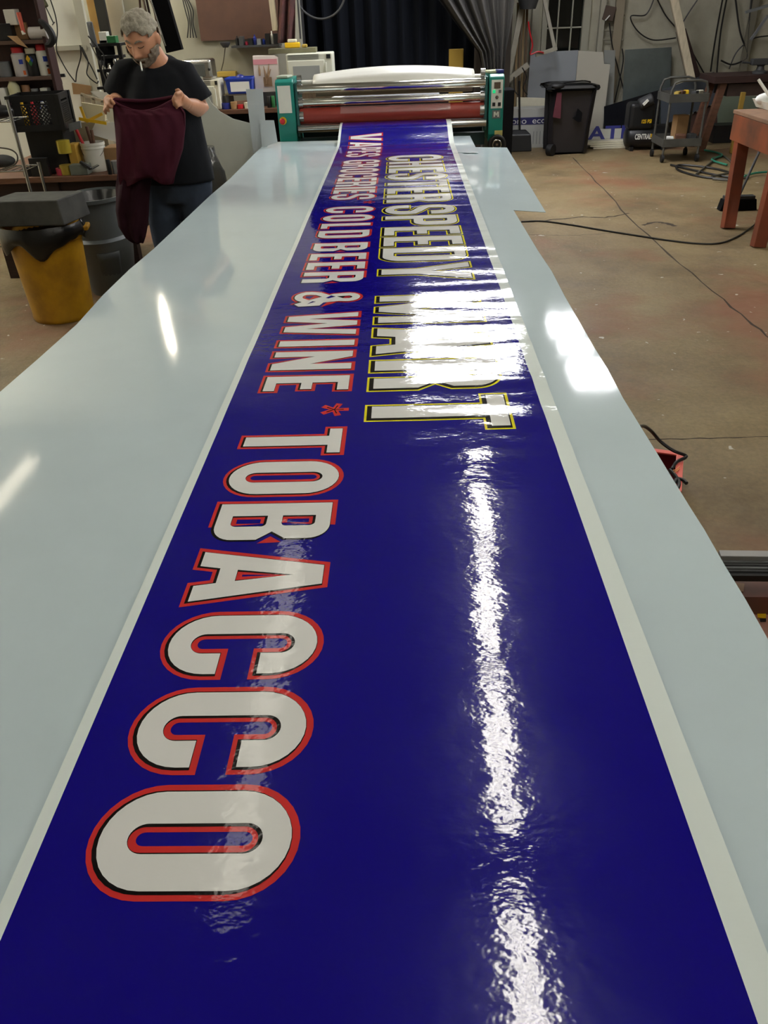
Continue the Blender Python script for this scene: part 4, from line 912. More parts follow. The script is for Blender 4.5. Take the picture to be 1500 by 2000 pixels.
# trim and door things
q = MB(); xt = XL; q.box((xt+.0, 7.69, CEIL/2), (.07, .05, CEIL)); struct(q.build('trim_1', mat('trim_white', (190, 188, 170), .6)))
q = MB(); q.box(((-7+XL)/2, 7.68, ony(125, 94, 7.68).z), (XL+7, .04, .035)); struct(q.build('trim_2', mat('trim_white2', (180, 178, 160), .6)))
def leaning(name, a, b, Y, wd, th, m, label, cat):
    q = MB(); q.beam(ony(*a, Y), ony(*b, Y), wd, th, (0, 1, 0)); return tag(q.build(name, M_(m) if isinstance(m, str) else m, bev=.003), label, cat)
q = MB(); P = [ony(x, y, 8.6) for x, y in ((160, -40), (196, -40), (216, 88), (186, 88))]; q.quadslab(P, .02); tag(q.build('plywood_panel', mat('ply_yellow', (188, 160, 92), .6, vscale=2, vary2=(176, 128, 72))), 'yellow plywood panel leaning right of the white trim', 'panel')
leaning('post', (190, -20), (214, 100), 8.5, .09, .05, 'black_plastic', 'narrow black post at the right edge of the plywood panel', 'post')
q = MB(); P = [ony(x, y, 8.8) for x, y in ((202, -30), (232, -30), (262, 140), (226, 140))]; q.quadslab(P, .04); tag(q.build('door_panel', mat('door_white', (190, 190, 178), .6, var=.05)), 'narrow white door panel leaning behind the man, left one', 'panel')
q = MB(); P = [ony(x, y, 8.84) for x, y in ((234, -30), (278, -30), (300, 130), (264, 140))]; q.quadslab(P, .04); tag(q.build('door_panel', mat('door_cream', (172, 170, 152), .6, var=.05)), 'cream door panel directly behind the man\'s head', 'panel')
leaning('post', (304, -30), (342, 100), 8.4, .15, .08, 'black_matte', 'thick black post leaning behind the man\'s shoulder', 'post')
leaning('rail', (295, 0), (324, 90), 8.35, .012, .012, 'steel', 'thin steel rod beside the thick black post', 'rod')
rr_ = random.Random(5)
for k in range(7):
    a = (272+6*k, -10); b = (283+8*k, 40+rr_.randint(5, 50)); cable('hanging_strap', [ony(*a, 8.5), ony((a[0]+b[0])/2+rr_.uniform(-3, 3), (a[1]+b[1])/2, 8.47), ony(*b, 8.5)], 0.011, mat('strap_%d' % (k % 3), ((70, 44, 36), (104, 88, 78), (50, 34, 32))[k % 3], .8), 'brown strap hanging behind the man\'s head', 'strap', 'straps hanging behind the man', k=4)
# cables on the white wall
for k, (pts, lb) in enumerate((([(97, -5), (108, 30), (112, 60), (110, 95), (118, 115), (132, 140), (147, 160)], 'long dark cable hanging down the white wall'), ([(156, 88), (158, 110), (150, 140), (148, 160)], 'short cable from the pipe hook to the cardboard'), ([(157, 90), (165, 108), (178, 130), (190, 155)], 'diagonal cable left of the tool rack'), ([(160, 92), (172, 120), (170, 145), (188, 162), (192, 158)], 'looped cable left of the tool rack'), ([(172, 70), (190, 92), (203, 110), (202, 140)], 'cable curling over the tool rack'), ([(176, 84), (194, 122), (206, 155), (214, 178)], 'straight grey cable crossing the tool rack'))):
    cable('wall_cable', [ony(x, y, 7.66 if k < 2 else 7.28) for x, y in pts], .005, M_('cable_black' if k != 5 else 'cable_grey'), lb)
t = thing('wire_brush', 'long handled brush hanging at the top of the white wall', 'brush', ony(85, 12, 7.6))
q = MB(); q.beam(ony(78, -8, 7.62), ony(90, 15, 7.62), .05, .03, (0, 1, 0)); q.build('head', mat('olive', (86, 84, 60), .7), t, bev=.01)
q = MB(); q.cyl(ony(90, 15, 7.62), ony(105, 46, 7.62), .005, n=6); q.cyl(ony(102, 49, 7.62), ony(107, 43, 7.62), .004, n=6); q.build('rod', M_('dark_grey'), t)

# ================================================================ left back: bench by the back wall
YK = 9.45
KZ = ony(470, 214, YK).z
t = thing('back_bench', 'brown bench along the back wall left of the laminator', 'workbench', (ony(470, 214, YK).x, YK+.4, 0))
kx0, kx1 = ony(330, 214, YK).x, ony(590, 214, YK).x
q = MB(); q.box(((kx0+kx1)/2, YK+.5, KZ-.02), (kx1-kx0, 1.0, .04)); q.build('benchtop', M_('brown_wood'), t)
for xx in (kx0+.08, kx1-.08):
    for yy in (YK+.1, YK+.9): q = MB(); q.box((xx, yy, (KZ-.04)/2), (.08, .08, KZ-.04)); q.build('leg', M_('dark_wood'), t)
q = MB(); q.box(((kx0+kx1)/2, YK+.95, (KZ-.04)/2), (kx1-kx0-.2, .02, KZ-.08)); q.build('back_panel', M_('black_matte'), t)
def oven(r, Y, zb, label, m, dep=.34):
    x0, x1, z0, z1 = span(*r, Y); h = z1-z0; zb = z0 if zb is None else zb; w_ = x1-x0
    t = thing('microwave_oven', label, 'microwave', ((x0+x1)/2, Y+dep/2, zb))
    q = MB(); q.box(((x0+x1)/2, Y+dep/2, zb+h/2), (w_, dep, h)); q.build('case', m, t, bev=.01)
    q = MB(); q.box((x0+w_*.43, Y-.008, zb+h*.42), (w_*.80, .016, h*.76)); d = q.build('door', mat('mw_door', (212, 214, 200), .4), t, bev=.006)
    q = MB(); q.box((x0+w_*.43, Y-.018, zb+h*.40), (w_*.58, .004, h*.46)); q.build('window', mat('mw_window', (150, 154, 152), .3), d, bev=.001)
    q = MB(); q.box((x0+w_*.86, Y-.024, zb+h*.42), (.014, .02, h*.6)); q.build('handle', mat('mw_door', (212, 214, 200), .4), d, bev=.004)
    q = MB()
    for k in range(5): q.box((x0+w_*.38, Y-.002, zb+h*(.83+.035*k)), (w_*.66, .004, h*.012))
    q.build('vent', M_('grey_plastic'), t)
    q = MB(); q.box((x0+w_*.92, Y-.003, zb+h*.90), (w_*.09, .006, h*.13)); q.build('display', M_('black_plastic'), t)
    return t
mx0, mx1, mz0, mz1 = span(563, 100, 650, 168, YK+.1)
q = MB(); q.box(((mx0+mx1)/2, YK+.32, (KZ+mz0)/2), (mx1-mx0+.02, .4, mz0-KZ-.004)); tag(q.build('wooden_crate', M_('old_wood'), bev=.004), 'wooden box under the microwave', 'box')
oven((560, 103, 650, 166), YK+.12, mz0+.001, 'white microwave oven on the back bench beside the dark curtain', mat('mw_white', (200, 202, 186), .45))
ox = oven((374, 146, 428, 205), YK-.1+.15, KZ+.002, 'small cream oven under the chrome toaster oven', M_('cream'), .3)
# toaster oven
x0, x1, z0, z1 = span(352, 105, 412, 146, YK+.05); zt = KZ+.002+(span(374, 146, 428, 205, YK+.05)[3]-span(374, 146, 428, 205, YK+.05)[2])+.002
t = thing('toaster_oven', 'chrome toaster oven on top of the small cream oven', 'toaster oven', ((x0+x1)/2, YK+.2, zt)); h = z1-z0
q = MB(); q.box(((x0+x1)/2, YK+.18, zt+h/2), (x1-x0, .26, h)); q.build('case', M_('steel'), t, bev=.03, seg=4)
q = MB(); q.box(((x0+x1)/2-.03, YK+.045, zt+h*.48), ((x1-x0)*.74, .01, h*.62)); q.build('door', mat('dark_steel', (110, 115, 115), .25, metal=.6), t, bev=.003)
q = MB(); q.cyl((x1-.025, YK+.05, zt+h*.5), (x1-.025, YK+.03, zt+h*.5), .012, n=12); q.build('knob', M_('black_plastic'), t)
# blue bin on a tray
P = [ony(x, y, YK+yy) for x, y, yy in ((418, 202, .0), (484, 186, .0), (492, 176, .35), (430, 190, .35))]
tz = ony(460, 184, YK+.1).z
q = MB(); q.box((ony(464, 190, YK+.1).x, YK+.26, tz-.006), (.30, .32, .012)); tr = q.build('raised_tray', M_('steel'), None); tag(tr, 'metal tray under the blue bin', 'tray')
for dx in (-.1, .13): q = MB(); q.box((ony(462, 190, YK+.1).x+dx, YK+.26, (tz-.012+KZ)/2), (.02, .3, tz-.012-KZ-.002)); q.build('leg', M_('dark_grey'), tr)
x0, x1, z0, z1 = span(440, 150, 492, 181, YK+.12); t = thing('storage_bin', 'blue plastic bin with a white paper label on the back bench', 'bin', ((x0+x1)/2, YK+.25, tz+.001)); h = z1-z0
q = MB(); q.loft([[Vector(((x0+x1)/2+a*(x1-x0)/2*k, YK+.27+b*.13*k, tz+.001+zz)) for a, b in ((-1, -1), (1, -1), (1, 1), (-1, 1))] for k, zz in ((.9, 0), (1, h*.85), (1.05, h*.86), (1.05, h), (.97, h), (.86, .006))]); q.build('tub', M_('blue'), t, bev=.003)
q = MB(); q.box(((x0+x1)/2+.01, YK+.135, tz+h*.45), ((x1-x0)*.72, .004, h*.62)); q.build('paper_label', M_('paper'), t)
q = MB(); q.sphere(((x0+x1)/2+.0, YK+.27, tz+h*.95), .05, 12, 8, (1, 1, .7)); tag(q.build('lump', M_('dark_blue'), smooth=True), 'dark blue lump sticking out of the blue bin', 'cloth')
pbox('yellow_tray', (424, 140, 460, 150), 10.47, .125, mat('dull_yellow', (172, 146, 62), .6), 'yellow strip on the wall ledge left of the blue bin', 'ledge')
# picture bag with plants
x0, x1, z0, z1 = span(495, 108, 545, 180, YK+.3)
t = thing('gift_bag', 'white printed bag with a pink band and brown branches, standing left of the microwave', 'bag', ((x0+x1)/2, YK+.35, KZ+.05))
q = MB(); P = [(x0, z0-.0), (x1, z0), (x1+.0, z1-.02), (x1-.03, z1-.005), (x0+.01, z1)]; q.prism(P, YK+.30, YK+.36); q.build('bag_body', mat('bag_white', (214, 205, 200), .5), t, bev=.004)
q = MB(); q.box(((x0+x1)/2, YK+.298, z1-.06), (x1-x0-.02, .004, .05)); q.build('pink_band', mat('soft_pink', (205, 140, 150), .5), t)
q = MB()
for dx, dz, tx, tz_ in ((.0, .02, -.02, .17), (.01, .02, .03, .19), (-.005, .02, .06, .14), (-.07, .1, .0, .10)):
    p = Vector(((x0+x1)/2+dx, YK+.294, z0+.06+dz)); q.tube([p, p+Vector((tx*.4, 0, tz_*.5)), p+Vector((tx, 0, tz_))], .006, 6, [.010, .012, .003])
q.box(((x0+x1)/2+.01, YK+.295, z0+.10), (.09, .004, .09)); q.build('printed_branches', mat('twig', (140, 112, 84), .7), t)
q = MB(); q.box(((x0+x1)/2, YK+.33, (KZ+z0)/2), (x1-x0, .15, z0-KZ-.004)); tag(q.build('storage_box', M_('dark_grey')), 'dark box under the printed bag on the back bench', 'box')
for k, (r, m, lb) in enumerate((((431, 198, 448, 210), 'dark_blue', 'dark blue box on the back bench under the tray'), ((449, 195, 462, 209), 'cardboard', 'brown pot on the back bench under the tray'), ((463, 206, 475, 214), 'red', 'red lid on the front of the back bench'), ((476, 198, 486, 210), 'cream', 'cream pot on the back bench by the white strip'), ((529, 180, 536, 203), 'green', 'green and white bottle beside the laminator'), ((520, 183, 529, 205), 'black_plastic', 'black bottle beside the laminator'))):
    pcan('pot', r, YK+.06, CAN, M_(m), lb, 'pot', KZ+.001)
pcan('glass_jar', (431, 172, 441, 198), YK+.22, CAN, mat('clear_glass', (200, 205, 205), .1, alpha=.5), 'clear jar right of the small cream oven', 'jar', KZ+.001)
# wall things
YW2 = 10.56
q = MB(); a, b = ony(374, -20, YW2), ony(553, 74, YW2); q.box(((a.x+b.x)/2+.03, YW2+.01, (a.z+b.z)/2), (b.x-a.x, .03, a.z-b.z)); tag(q.build('hardboard_panel', mat('hardboard', (86, 58, 44), .7, vscale=3, vary2=(70, 46, 36))), 'large brown hardboard panel on the back wall', 'panel')
q = MB(); a, b = ony(452, 92, YW2-.22), ony(545, 88, YW2-.22); q.box(((a.x+b.x)/2, YW2-.1, a.z), (b.x-a.x, .26, .02)); tag(q.build('wall_shelf', M_('dark_grey')), 'small dark wall shelf below the hardboard panel', 'shelf'); shz = a.z+.011
rs = random.Random(11); xx = a.x+.04; k = 0
cols = ['black_plastic', 'dark_grey', 'pink', 'black_plastic', 'dark_blue', 'grey_plastic', 'blue', 'black_plastic', 'white_plastic', 'black_plastic']
for k in range(10):
    wd = rs.uniform(.035, .05); hh = rs.uniform(.05, .13) if k != 2 else .04; q = MB()
    if k % 2: q.box((xx+wd/2, YW2-.14, shz+hh/2), (wd, .1, hh))
    else: q.lathe([(.001, 0), (wd*.48, 0), (wd*.48, hh*.7), (wd*.2, hh*.8), (wd*.2, hh), (.001, hh)], (xx+wd/2, YW2-.14, shz), 12)
    tag(q.build('tool' if k % 2 else 'bottle', M_(cols[k]), smooth=not k % 2), '%s item on the dark wall shelf, %s from the left' % (cols[k].split('_')[0], ('first', 'second', 'third', 'fourth', 'fifth', 'sixth', 'seventh', 'eighth', 'ninth', 'last')[k]), 'tool' if k % 2 else 'bottle'); xx += wd+.006
q = MB(); a, b = ony(524, 101, YK+.3), ony(617, 101, YK+.3); q.box(((a.x+b.x)/2, YK+.4, a.z), (b.x-a.x, .2, .045)); pl = q.build('plank', mat('grey_green_wood', (98, 96, 72), .8, var=.2), bev=.003); tag(pl, 'grey green plank shelf above the microwave', 'shelf'); pz_ = a.z+.024
q = MB(); q.box((a.x+.03, YK+.75, a.z-.0), (.03, .6, .03)); q.build('bracket', M_('dark_grey'), pl)
for k, (px0, px1, hh, m, lb) in enumerate(((557, 586, .05, 'yellow', 'pale yellow clamp on the plank above the microwave'), (563, 580, .03, 'cream', 'cream lump on top of the pale yellow clamp'), (590, 600, .03, 'dull_yellow', 'small yellow thing on the right of the plank'))):
    a, b = ony(px0, 98, YK+.35), ony(px1, 98, YK+.35); q = MB(); q.box(((a.x+b.x)/2, YK+.38, pz_+hh/2+(.051 if k == 1 else 0)), (b.x-a.x, .08, hh)); tag(q.build('clamp' if k == 0 else 'block', M_(m), bev=.008), lb, 'clamp' if k == 0 else 'block')
t = thing('wall_lamp', 'dark bracket lamp with cable on the back wall', 'lamp', ony(440, 90, YW2-.1))
q = MB(); c = ony(440, 87, YW2-.08); q.lathe([(.001, 0), (.03, 0), (.06, .04), (.06, .055), (.001, .06)], c-Vector((0, 0, .03)), 14); q.build('shade', M_('dark_grey'), t, smooth=True)
q = MB(); q.tube(catmull([ony(x, y, YW2-.03) for x, y in ((440, 92), (438, 108), (436, 122), (432, 138))], 4), .006, 6); q.build('cord', M_('cable_grey'), t)
for k in range(4):
    cable('wall_cable', [ony(x+3*k, y, YW2-.02) for x, y in ((356, -5), (362+2*k, 20), (368, 45), (366+3*k, 74))], .007, M_('cable_black'), 'black cable hanging left of the hardboard panel', 'cable', 'cables left of the hardboard panel')
leaning('pipe', (528, -20), (538, 60), 10.3, .06, .06, 'pale_wood', 'pale pipe right of the hardboard panel', 'pipe')
def cloth_(u, v):
    a = ony(542+34*u, -20+104*v, 10.25); return a+Vector((0, .04*math.sin(u*14+v*2), 0))
q = MB(); q.grid(cloth_, 24, 10); tag(q.build('hanging_cloth', mat('cloth_brown', (96, 56, 54), .9, vscale=9, vary2=(62, 44, 42)), smooth=True, solid=.006), 'brownish red cloth hanging beside the dark curtain', 'cloth')
leaning('rod', (580, -20), (587, 76), 10.2, .02, .02, 'dark_grey', 'thin upright rod at the left edge of the dark curtain', 'rod')
# drooping white sheet and strips near the laminator
YP = 7.05
P = [(395, 150), (402, 178), (412, 200), (430, 218), (455, 232), (490, 241)]
top = [ony(x, y, YP) for x, y in P]; zb = .02
poly = [(p.x, p.z) for p in top]; poly = [(poly[0][0]-.25, poly[0][1]+.05)]+poly+[(poly[-1][0]+.06, poly[-1][1]-.002), (poly[-1][0]+.06, zb), (poly[0][0]-.25, zb)]
q = MB(); q.prism(poly, YP, YP+.006); tag(q.build('curved_board', mat('board_white', (204, 208, 198), .45, var=.03)), 'large white board with a concave curved top edge behind the man', 'board')
def strip_(P, Y, label):
    q = MB(); q.quadslab([ony(x, y, Y) for x, y in P], .004); tag(q.build('board_strip', mat('strip_white', (196, 204, 206), .35)), label, 'board')
strip_([(480, 174), (513, 174), (523, 300), (495, 303)], 6.99, 'tall white strip standing at the table end left of the laminator')
strip_([(507, 235), (535, 235), (542, 278), (512, 288)], 6.965, 'short white strip in front of the tall one at the table end')
# dark clear bag by the table
cb = ony(424, 345, 6.35)
q = MB(); q.sphere((cb.x-.10, 6.35, .52), .22, 28, 20, (.75, .75, 2.2))
for i, v in enumerate(q.v):
    n = noise.noise(v*7); d = Vector((v.x-cb.x+.1, v.y-6.35, 0)); q.v[i] = v+d.normalized()*n*.05 if d.length > .01 else v
    q.v[i].z = max(.005, min(q.v[i].z, ony(420, 287, 6.35).z+n*.05))
tag(q.build('garbage_bag', mat('grey_bag', (60, 62, 60), .2, spec=.7, bump=.01, bscale=9), smooth=True), 'filled dark shiny garbage bag between the man and the table', 'bag')
q = MB(); q.beam((cb.x-.17, 5.75, 0.0), (cb.x-.17, 5.75, .66), .10, .04, (0, 1, 0)); tag(q.build('grey_plank', mat('slate', (92, 104, 112), .5)), 'upright slate grey plank behind the man\'s legs', 'plank')
# ================================================================ centre back: curtains
def bc(u, v):
    a = ony(575+400*u, 0, 11.0); return Vector((a.x, 11.0+.05*math.sin(u*80)+.03*math.sin(u*23+1), 3.5*(1-v)+.01))
q = MB(); q.grid(bc, 120, 4); tag(q.build('black_curtain', mat('black_cloth', (13, 16, 22), .95, spec=.1), smooth=True, solid=.006), 'black curtain closing the opening behind the laminator', 'curtain')
def mc(u, v):
    # hangs from a wide rail and is gathered low behind the laminator
    z = 3.3*(1-v)+.02
    keys = ((3.32, 700, 1012), (2.4, 790, 1010), (1.85, 846, 1006), (1.55, 890, 1000), (1.25, 938, 992), (1.0, 948, 990), (0.0, 945, 990))
    for (za, la, ra_), (zb, lb_, rb_) in zip(keys, keys[1:]):
        if za >= z >= zb:
            g = (za-z)/(za-zb); l = la+(lb_-la)*g; r = ra_+(rb_-ra_)*g; break
    x = ony(l+(r-l)*u, 0, 10.55).x
    return Vector((x, 10.55+.06*math.sin(u*42)*(.5+.5*min(1, z/1.9))+.03*math.sin(u*17+2), z))
q = MB(); q.grid(mc, 130, 40); tag(q.build('mesh_curtain', mat('mesh_grey', (62, 60, 56), .9, vscale=.8, vary2=(42, 40, 38), alpha=.92), smooth=True), 'dark grey mesh curtain gathered to the right behind the laminator', 'curtain')
pbox('yellow_cabinet', (877, 96, 905, 150), 10.85, .08, mat('old_yellow', (150, 122, 40), .6), 'yellow metal cabinet half hidden behind the mesh curtain', 'cabinet', zb=.01)
q = MB(); c = ony(625, -22, 10.7); q.tube([c+Vector((.29*math.cos(a), 0, .29*math.sin(a))) for a in (2*PI*i/40 for i in range(40))], .012, 8, closed=True); tag(q.build('hoop', M_('dark_grey'), smooth=True), 'dark hoop hanging at the top in front of the black curtain', 'hoop')
q = MB(); P = [ony(930, 0, 10.75).x, ony(1003, 0, 10.75).x]; q.box(((P[0]+P[1])/2, 10.8, 1.75), (P[1]-P[0], .1, 3.5)); tag(q.build('brown_drape', mat('drape_brown', (52, 44, 36), .9, vscale=3, vary2=(36, 31, 27)), bev=.02), 'dark brown drape behind the mesh curtain', 'curtain')
q = MB(); a = ony(988, 240, 9.5); q.box((a.x-.015, 9.5, .48), (.15, .30, .96)); tag(q.build('dark_filler', M_('black_matte'), bev=.01), 'narrow black block standing in for the darkness just right of the laminator', 'cabinet')  # black block in place of the darkness beside the laminator

# ================================================================ right back wall
YT = 12.3
def beam_(name, a, b, Y, wd, th, m, label, cat, Y2=None):
    q = MB(); q.beam(ony(*a, Y), ony(*b, Y if Y2 is None else Y2), wd, th, (0, 1, 0)); return tag(q.build(name, M_(m) if isinstance(m, str) else m, bev=.003), label, cat)
gw = mat('grey_timber', (150, 146, 132), .7, var=.12)
beam_('timber', (1022, 0), (992, 156), YT, .07, .04, gw, 'long grey timber leaning left of the window', 'timber')
beam_('timber', (990, 158), (1032, 126), YT-.05, .07, .04, gw, 'short grey timber jutting out low by the mesh curtain', 'timber')
beam_('timber', (1060, -15), (1084, 98), YT, .045, .04, gw, 'slanted grey timber across the window', 'timber')
beam_('timber', (1046, 108), (1088, 94), YT-.04, .045, .04, gw, 'short timber at the foot of the slanted one', 'timber')
q = MB(); a = ony(1045, 50, 12.9); q.box((a.x, 12.9, CEIL/2), (.10, .1, CEIL)); struct(q.build('trim_3', mat('trim_grey', (150, 147, 132), .7)))
q = MB(); a = ony(1174, 50, 12.92); q.box((a.x, 12.92, CEIL/2), (.07, .08, CEIL)); struct(q.build('trim_4', MATS['trim_grey']))
q = MB(); a = ony(1202, 120, 12.93); q.box((a.x-.02, 12.93, 1.0), (.12, .06, 2.0)); struct(q.build('trim_5', mat('trim_brown', (130, 120, 100), .7)))
for k, px in enumerate((1012, 1018, 1024, 1030)):
    beam_('wood_lath', (px, 5), (px-9, 276), YT+.14, .03, .03, mat('lath_%d' % (k % 2), ((128, 108, 76), (92, 74, 54))[k % 2], .8), 'thin wooden lath in the bundle left of the window, %s from the left' % ('first', 'second', 'third', 'fourth')[k], 'lath')
cable('red_cable', [ony(x, y, YT-.08) for x, y in ((1032, 42), (1034, 60), (1040, 88), (1036, 106), (1050, 101), (1062, 103))], .010, M_('red'), 'red cord hanging left of the window')
q = MB(); a = ony(1032, 0, YT-.1); q.lathe([(.001, -.10), (.10, -.10), (.14, .02), (.14, .12), (.001, .12)], a, 20); tag(q.build('lamp_bucket', M_('dark_grey'), smooth=True), 'dark grey pail hanging at the top left of the window', 'pail')
def lean(name, P, Y, th, m, label, cat, zb=None):
    pts = [ony(x, y, Y) for x, y in P]; q = MB(); q.prism([(p.x, max(.005, p.z)) for p in pts], Y, Y+th); return tag(q.build(name, M_(m) if isinstance(m, str) else m, bev=.002), label, cat)
lean('plastic_sheet', [(1036, 103), (1130, 98), (1110, 300), (1022, 300)], 12.62, .02, mat('sheet_grey', (138, 142, 146), .55), 'pale grey sheet leaning below the window', 'sheet')
lean('plastic_sheet', [(1130, 99), (1178, 102), (1180, 125), (1192, 126), (1172, 300), (1112, 300)], 12.56, .02, mat('sheet_white', (172, 168, 154), .6), 'cream sheet leaning right of the pale grey one', 'sheet')
lean('plastic_sheet', [(1180, 98), (1202, 98), (1192, 300), (1172, 300)], 12.72, .012, mat('sheet_dull', (128, 130, 126), .6), 'narrow dull sheet behind the cream one', 'sheet')
lean('metal_sheet', [(1221, 97), (1312, 92), (1300, 300), (1208, 300)], 12.86, .006, M_('galvanized'), 'square galvanized metal sheet leaning on the far wall', 'sheet')
lean('black_sheet', [(1180, 208), (1290, 175), (1290, 212), (1280, 300), (1176, 300)], 12.48, .01, mat('black_gloss', (22, 24, 30), .25), 'glossy black sheet standing on edge behind the compressor', 'sheet')
lean('slate_sheet', [(1291, 176), (1395, 140), (1400, 200), (1325, 232), (1291, 246)], 12.46, .01, mat('slate_gloss', (70, 76, 84), .35), 'slate blue sheet rising to the right behind the cart', 'sheet')
lean('brown_board', [(1325, 236), (1400, 202), (1396, 300), (1325, 300)], 12.5, .01, mat('board_brown', (74, 52, 44), .7), 'brown board under the slate blue sheet', 'board')
# boxed panel with band
YX = 12.05
x0, x1, z0, z1 = span(1006, 212, 1078, 284, YX)
t = thing('carton', 'white carton with a dark blue lettered band, right of the laminator', 'carton', ((x0+x1)/2, YX+.15, 0))
q = MB(); q.box(((x0+x1)/2-.12, YX+.15, z1/2), (x1-x0+.24, .3, z1)); q.build('box_body', mat('carton_white', (178, 178, 172), .7), t, bev=.004)
zb0, zb1 = ony(1040, 243, YX).z, ony(1040, 229, YX).z
q = MB(); q.box(((x0+x1)/2-.12, YX-.002, (zb0+zb1)/2), (x1-x0+.24, .004, zb1-zb0)); bd = q.build('printed_band', mat('band_blue', (44, 42, 96), .6), t)
text_obj('band_lettering', 'cono  econo', .105, ((x0+x1)/2-.03, YX-.0055, (zb0+zb1)/2), M_('paper'), bd, sx=1.25)
q = MB()
for k in range(5): q.box((x0+.26+.045*k, YX-.002, .13), (.006, .003, .16))
q.build('small_print', M_('grey_plastic'), t)
lean('board_strip', [(1010, 190), (1078, 192), (1072, 300), (1004, 300)], 12.40, .02, M_('cream'), 'cream board standing behind the lettered carton', 'board')
# dustpan
Yd = 11.75; c = onz(1022, 288, 0)
t = thing('dustpan', 'black long handled dustpan standing in front of the carton', 'dustpan', (c.x, Yd, 0))
x0, x1, z0, z1 = span(992, 256, 1040, 288, Yd)
q = MB(); q.loft([[Vector((x0, Yd, .002)), Vector((x1, Yd, .002)), Vector((x1, Yd+.22, .002)), Vector((x0, Yd+.22, .002))], [Vector((x0+.02, Yd+.02, z1*.8)), Vector((x1-.02, Yd+.02, z1*.8)), Vector((x1-.02, Yd+.2, z1*.8)), Vector((x0+.02, Yd+.2, z1*.8))], [Vector((x0+.08, Yd+.08, z1)), Vector((x1-.08, Yd+.08, z1)), Vector((x1-.08, Yd+.16, z1)), Vector((x0+.08, Yd+.16, z1))]]); q.build('pan', M_('black_plastic'), t, bev=.01)
q = MB(); a = ony(1014, 158, Yd+.1); q.cyl(((x0+x1)/2, Yd+.1, z1-.01), (a.x, Yd+.1, a.z), .014, n=10); q.build('handle', M_('black_plastic'), t, smooth=True)
q = MB(); a = ony(1005, 160, Yd+.05); q.tube(catmull([ony(x, y, Yd+.05) for x, y in ((1004, 150), (1005, 175), (1012, 186))], 5), .008, 6); q.tube(catmull([ony(x, y, Yd+.05) for x, y in ((1020, 132), (1028, 150), (1022, 172), (1030, 185))], 5), .008, 6); tag(q.build('broom_cable', M_('cable_black')), 'black cable draped around the dustpan handle', 'cable')
# wheeled bin
Yt = 11.35; bc_ = onz(1118, 304, 0); x0, x1, z0, z1 = span(1072, 172, 1160, 304, Yt); zr = ony(1117, 168, Yt).z
t = thing('wheeled_bin', 'dented black wheeled trash bin with a hole, right of the laminator', 'bin', ((x0+x1)/2, Yt+.3, 0))
bm_ = mat('bin_black', (26, 25, 27), .4, vscale=2.5, vary2=(36, 33, 35)); cxm = (x0+x1)/2-.01
def sq(w, d, z, cx, cy): 
    P = []
    for a, b in ((1, -1), (1, 1), (-1, 1), (-1, -1)):
        for k in (0, 1): P.append(Vector((cx+a*(w/2-(.05 if (k == 0) == (a*b > 0) else 0)), cy+b*(d/2-(0 if (k == 0) == (a*b > 0) else .05)), z)))
    return P
Wb, Wt = .52, .60
q = MB(); q.loft([sq(Wb, .46, .02, cxm, Yt+.27), sq(Wb+.02, .48, .3, cxm, Yt+.27), sq(Wt-.02, .56, zr-.06, cxm+.02, Yt+.29), sq(Wt, .58, zr-.05, cxm+.02, Yt+.29)]); q.build('bin_body', bm_, t, smooth=True, angle=30)
q = MB(); q.loft([sq(Wt+.04, .64, zr-.055, cxm+.01, Yt+.29), sq(Wt+.08, .68, zr-.03, cxm+.0, Yt+.29), sq(Wt+.06, .66, zr, cxm, Yt+.29), sq(Wt-.1, .5, zr+.02, cxm, Yt+.29)]); q.build('lid', M_('black_plastic'), t, smooth=True, angle=30)
q = MB(); q.sphere((cxm-.20, Yt+.05, zr), .09, 16, 8, (1.2, .8, .5)); q.build('lid_bag', M_('black_rubber'), t, smooth=True)
for dx in (-.2,):
    q = MB(); q.cyl((cxm+dx-.06, Yt+.02, .07), (cxm+dx+.0, Yt-.03, .07), .07, n=20); q.build('wheel', M_('black_rubber'), t, smooth=True)
hx = ony(1128, 226, Yt); q = MB(); P = [(-.06, -.03), (-.02, .0), (0, .08), (.04, .05), (.06, .03), (.055, -.07), (.02, -.08)]; q.prism([(hx.x+a, hx.z+b) for a, b in P], Yt+.005, Yt+.03); q.build('hole', M_('black_matte'), t)
q = MB(); sx_ = ony(1086, 205, Yt); q.prism([(sx_.x-.03, sx_.z-.14), (sx_.x+.07, sx_.z-.16), (sx_.x+.06, sx_.z+.14), (sx_.x-.0, sx_.z+.14)], Yt-.004, Yt+.02); q.build('paint_stain', mat('stain', (84, 34, 46), .5), t)
# boards on floor with letters
Yb = 11.95; zt = ony(1180, 252, Yb).z
q = MB(); x0 = ony(1148, 265, Yb).x; x1 = ony(1300, 265, Yb).x
t = thing('sign_board', 'white sign board with blue letters standing behind the black bin', 'sign', ((x0+x1)/2, Yb, 0))
q.box(((x0+x1)/2, Yb+.01, (.10+zt)/2), (x1-x0, .02, zt-.10)); q.build('panel', mat('sign_white', (190, 190, 180), .5), t)
a = ony(1189, 261, Yb-.002); text_obj('sign_lettering', 'ATI', .24, (a.x-.02, Yb-.002, a.z), mat('sign_blue', (52, 56, 130), .5), t, bold=.006, sx=1.4)
for k in range(4):
    q = MB(); q.box(((x0+x1)/2-.02*k, Yb-.05-.0*k, .012+.024*k), (x1-x0-.1+.04*k, .30-.03*k, .021)); tag(q.build('foam_board', M_('cream'), bev=.002), 'cream board in the low stack below the lettered sign, %s' % ('lowest', 'second from the floor', 'third from the floor', 'topmost')[k], 'board', 'boards under the sign')
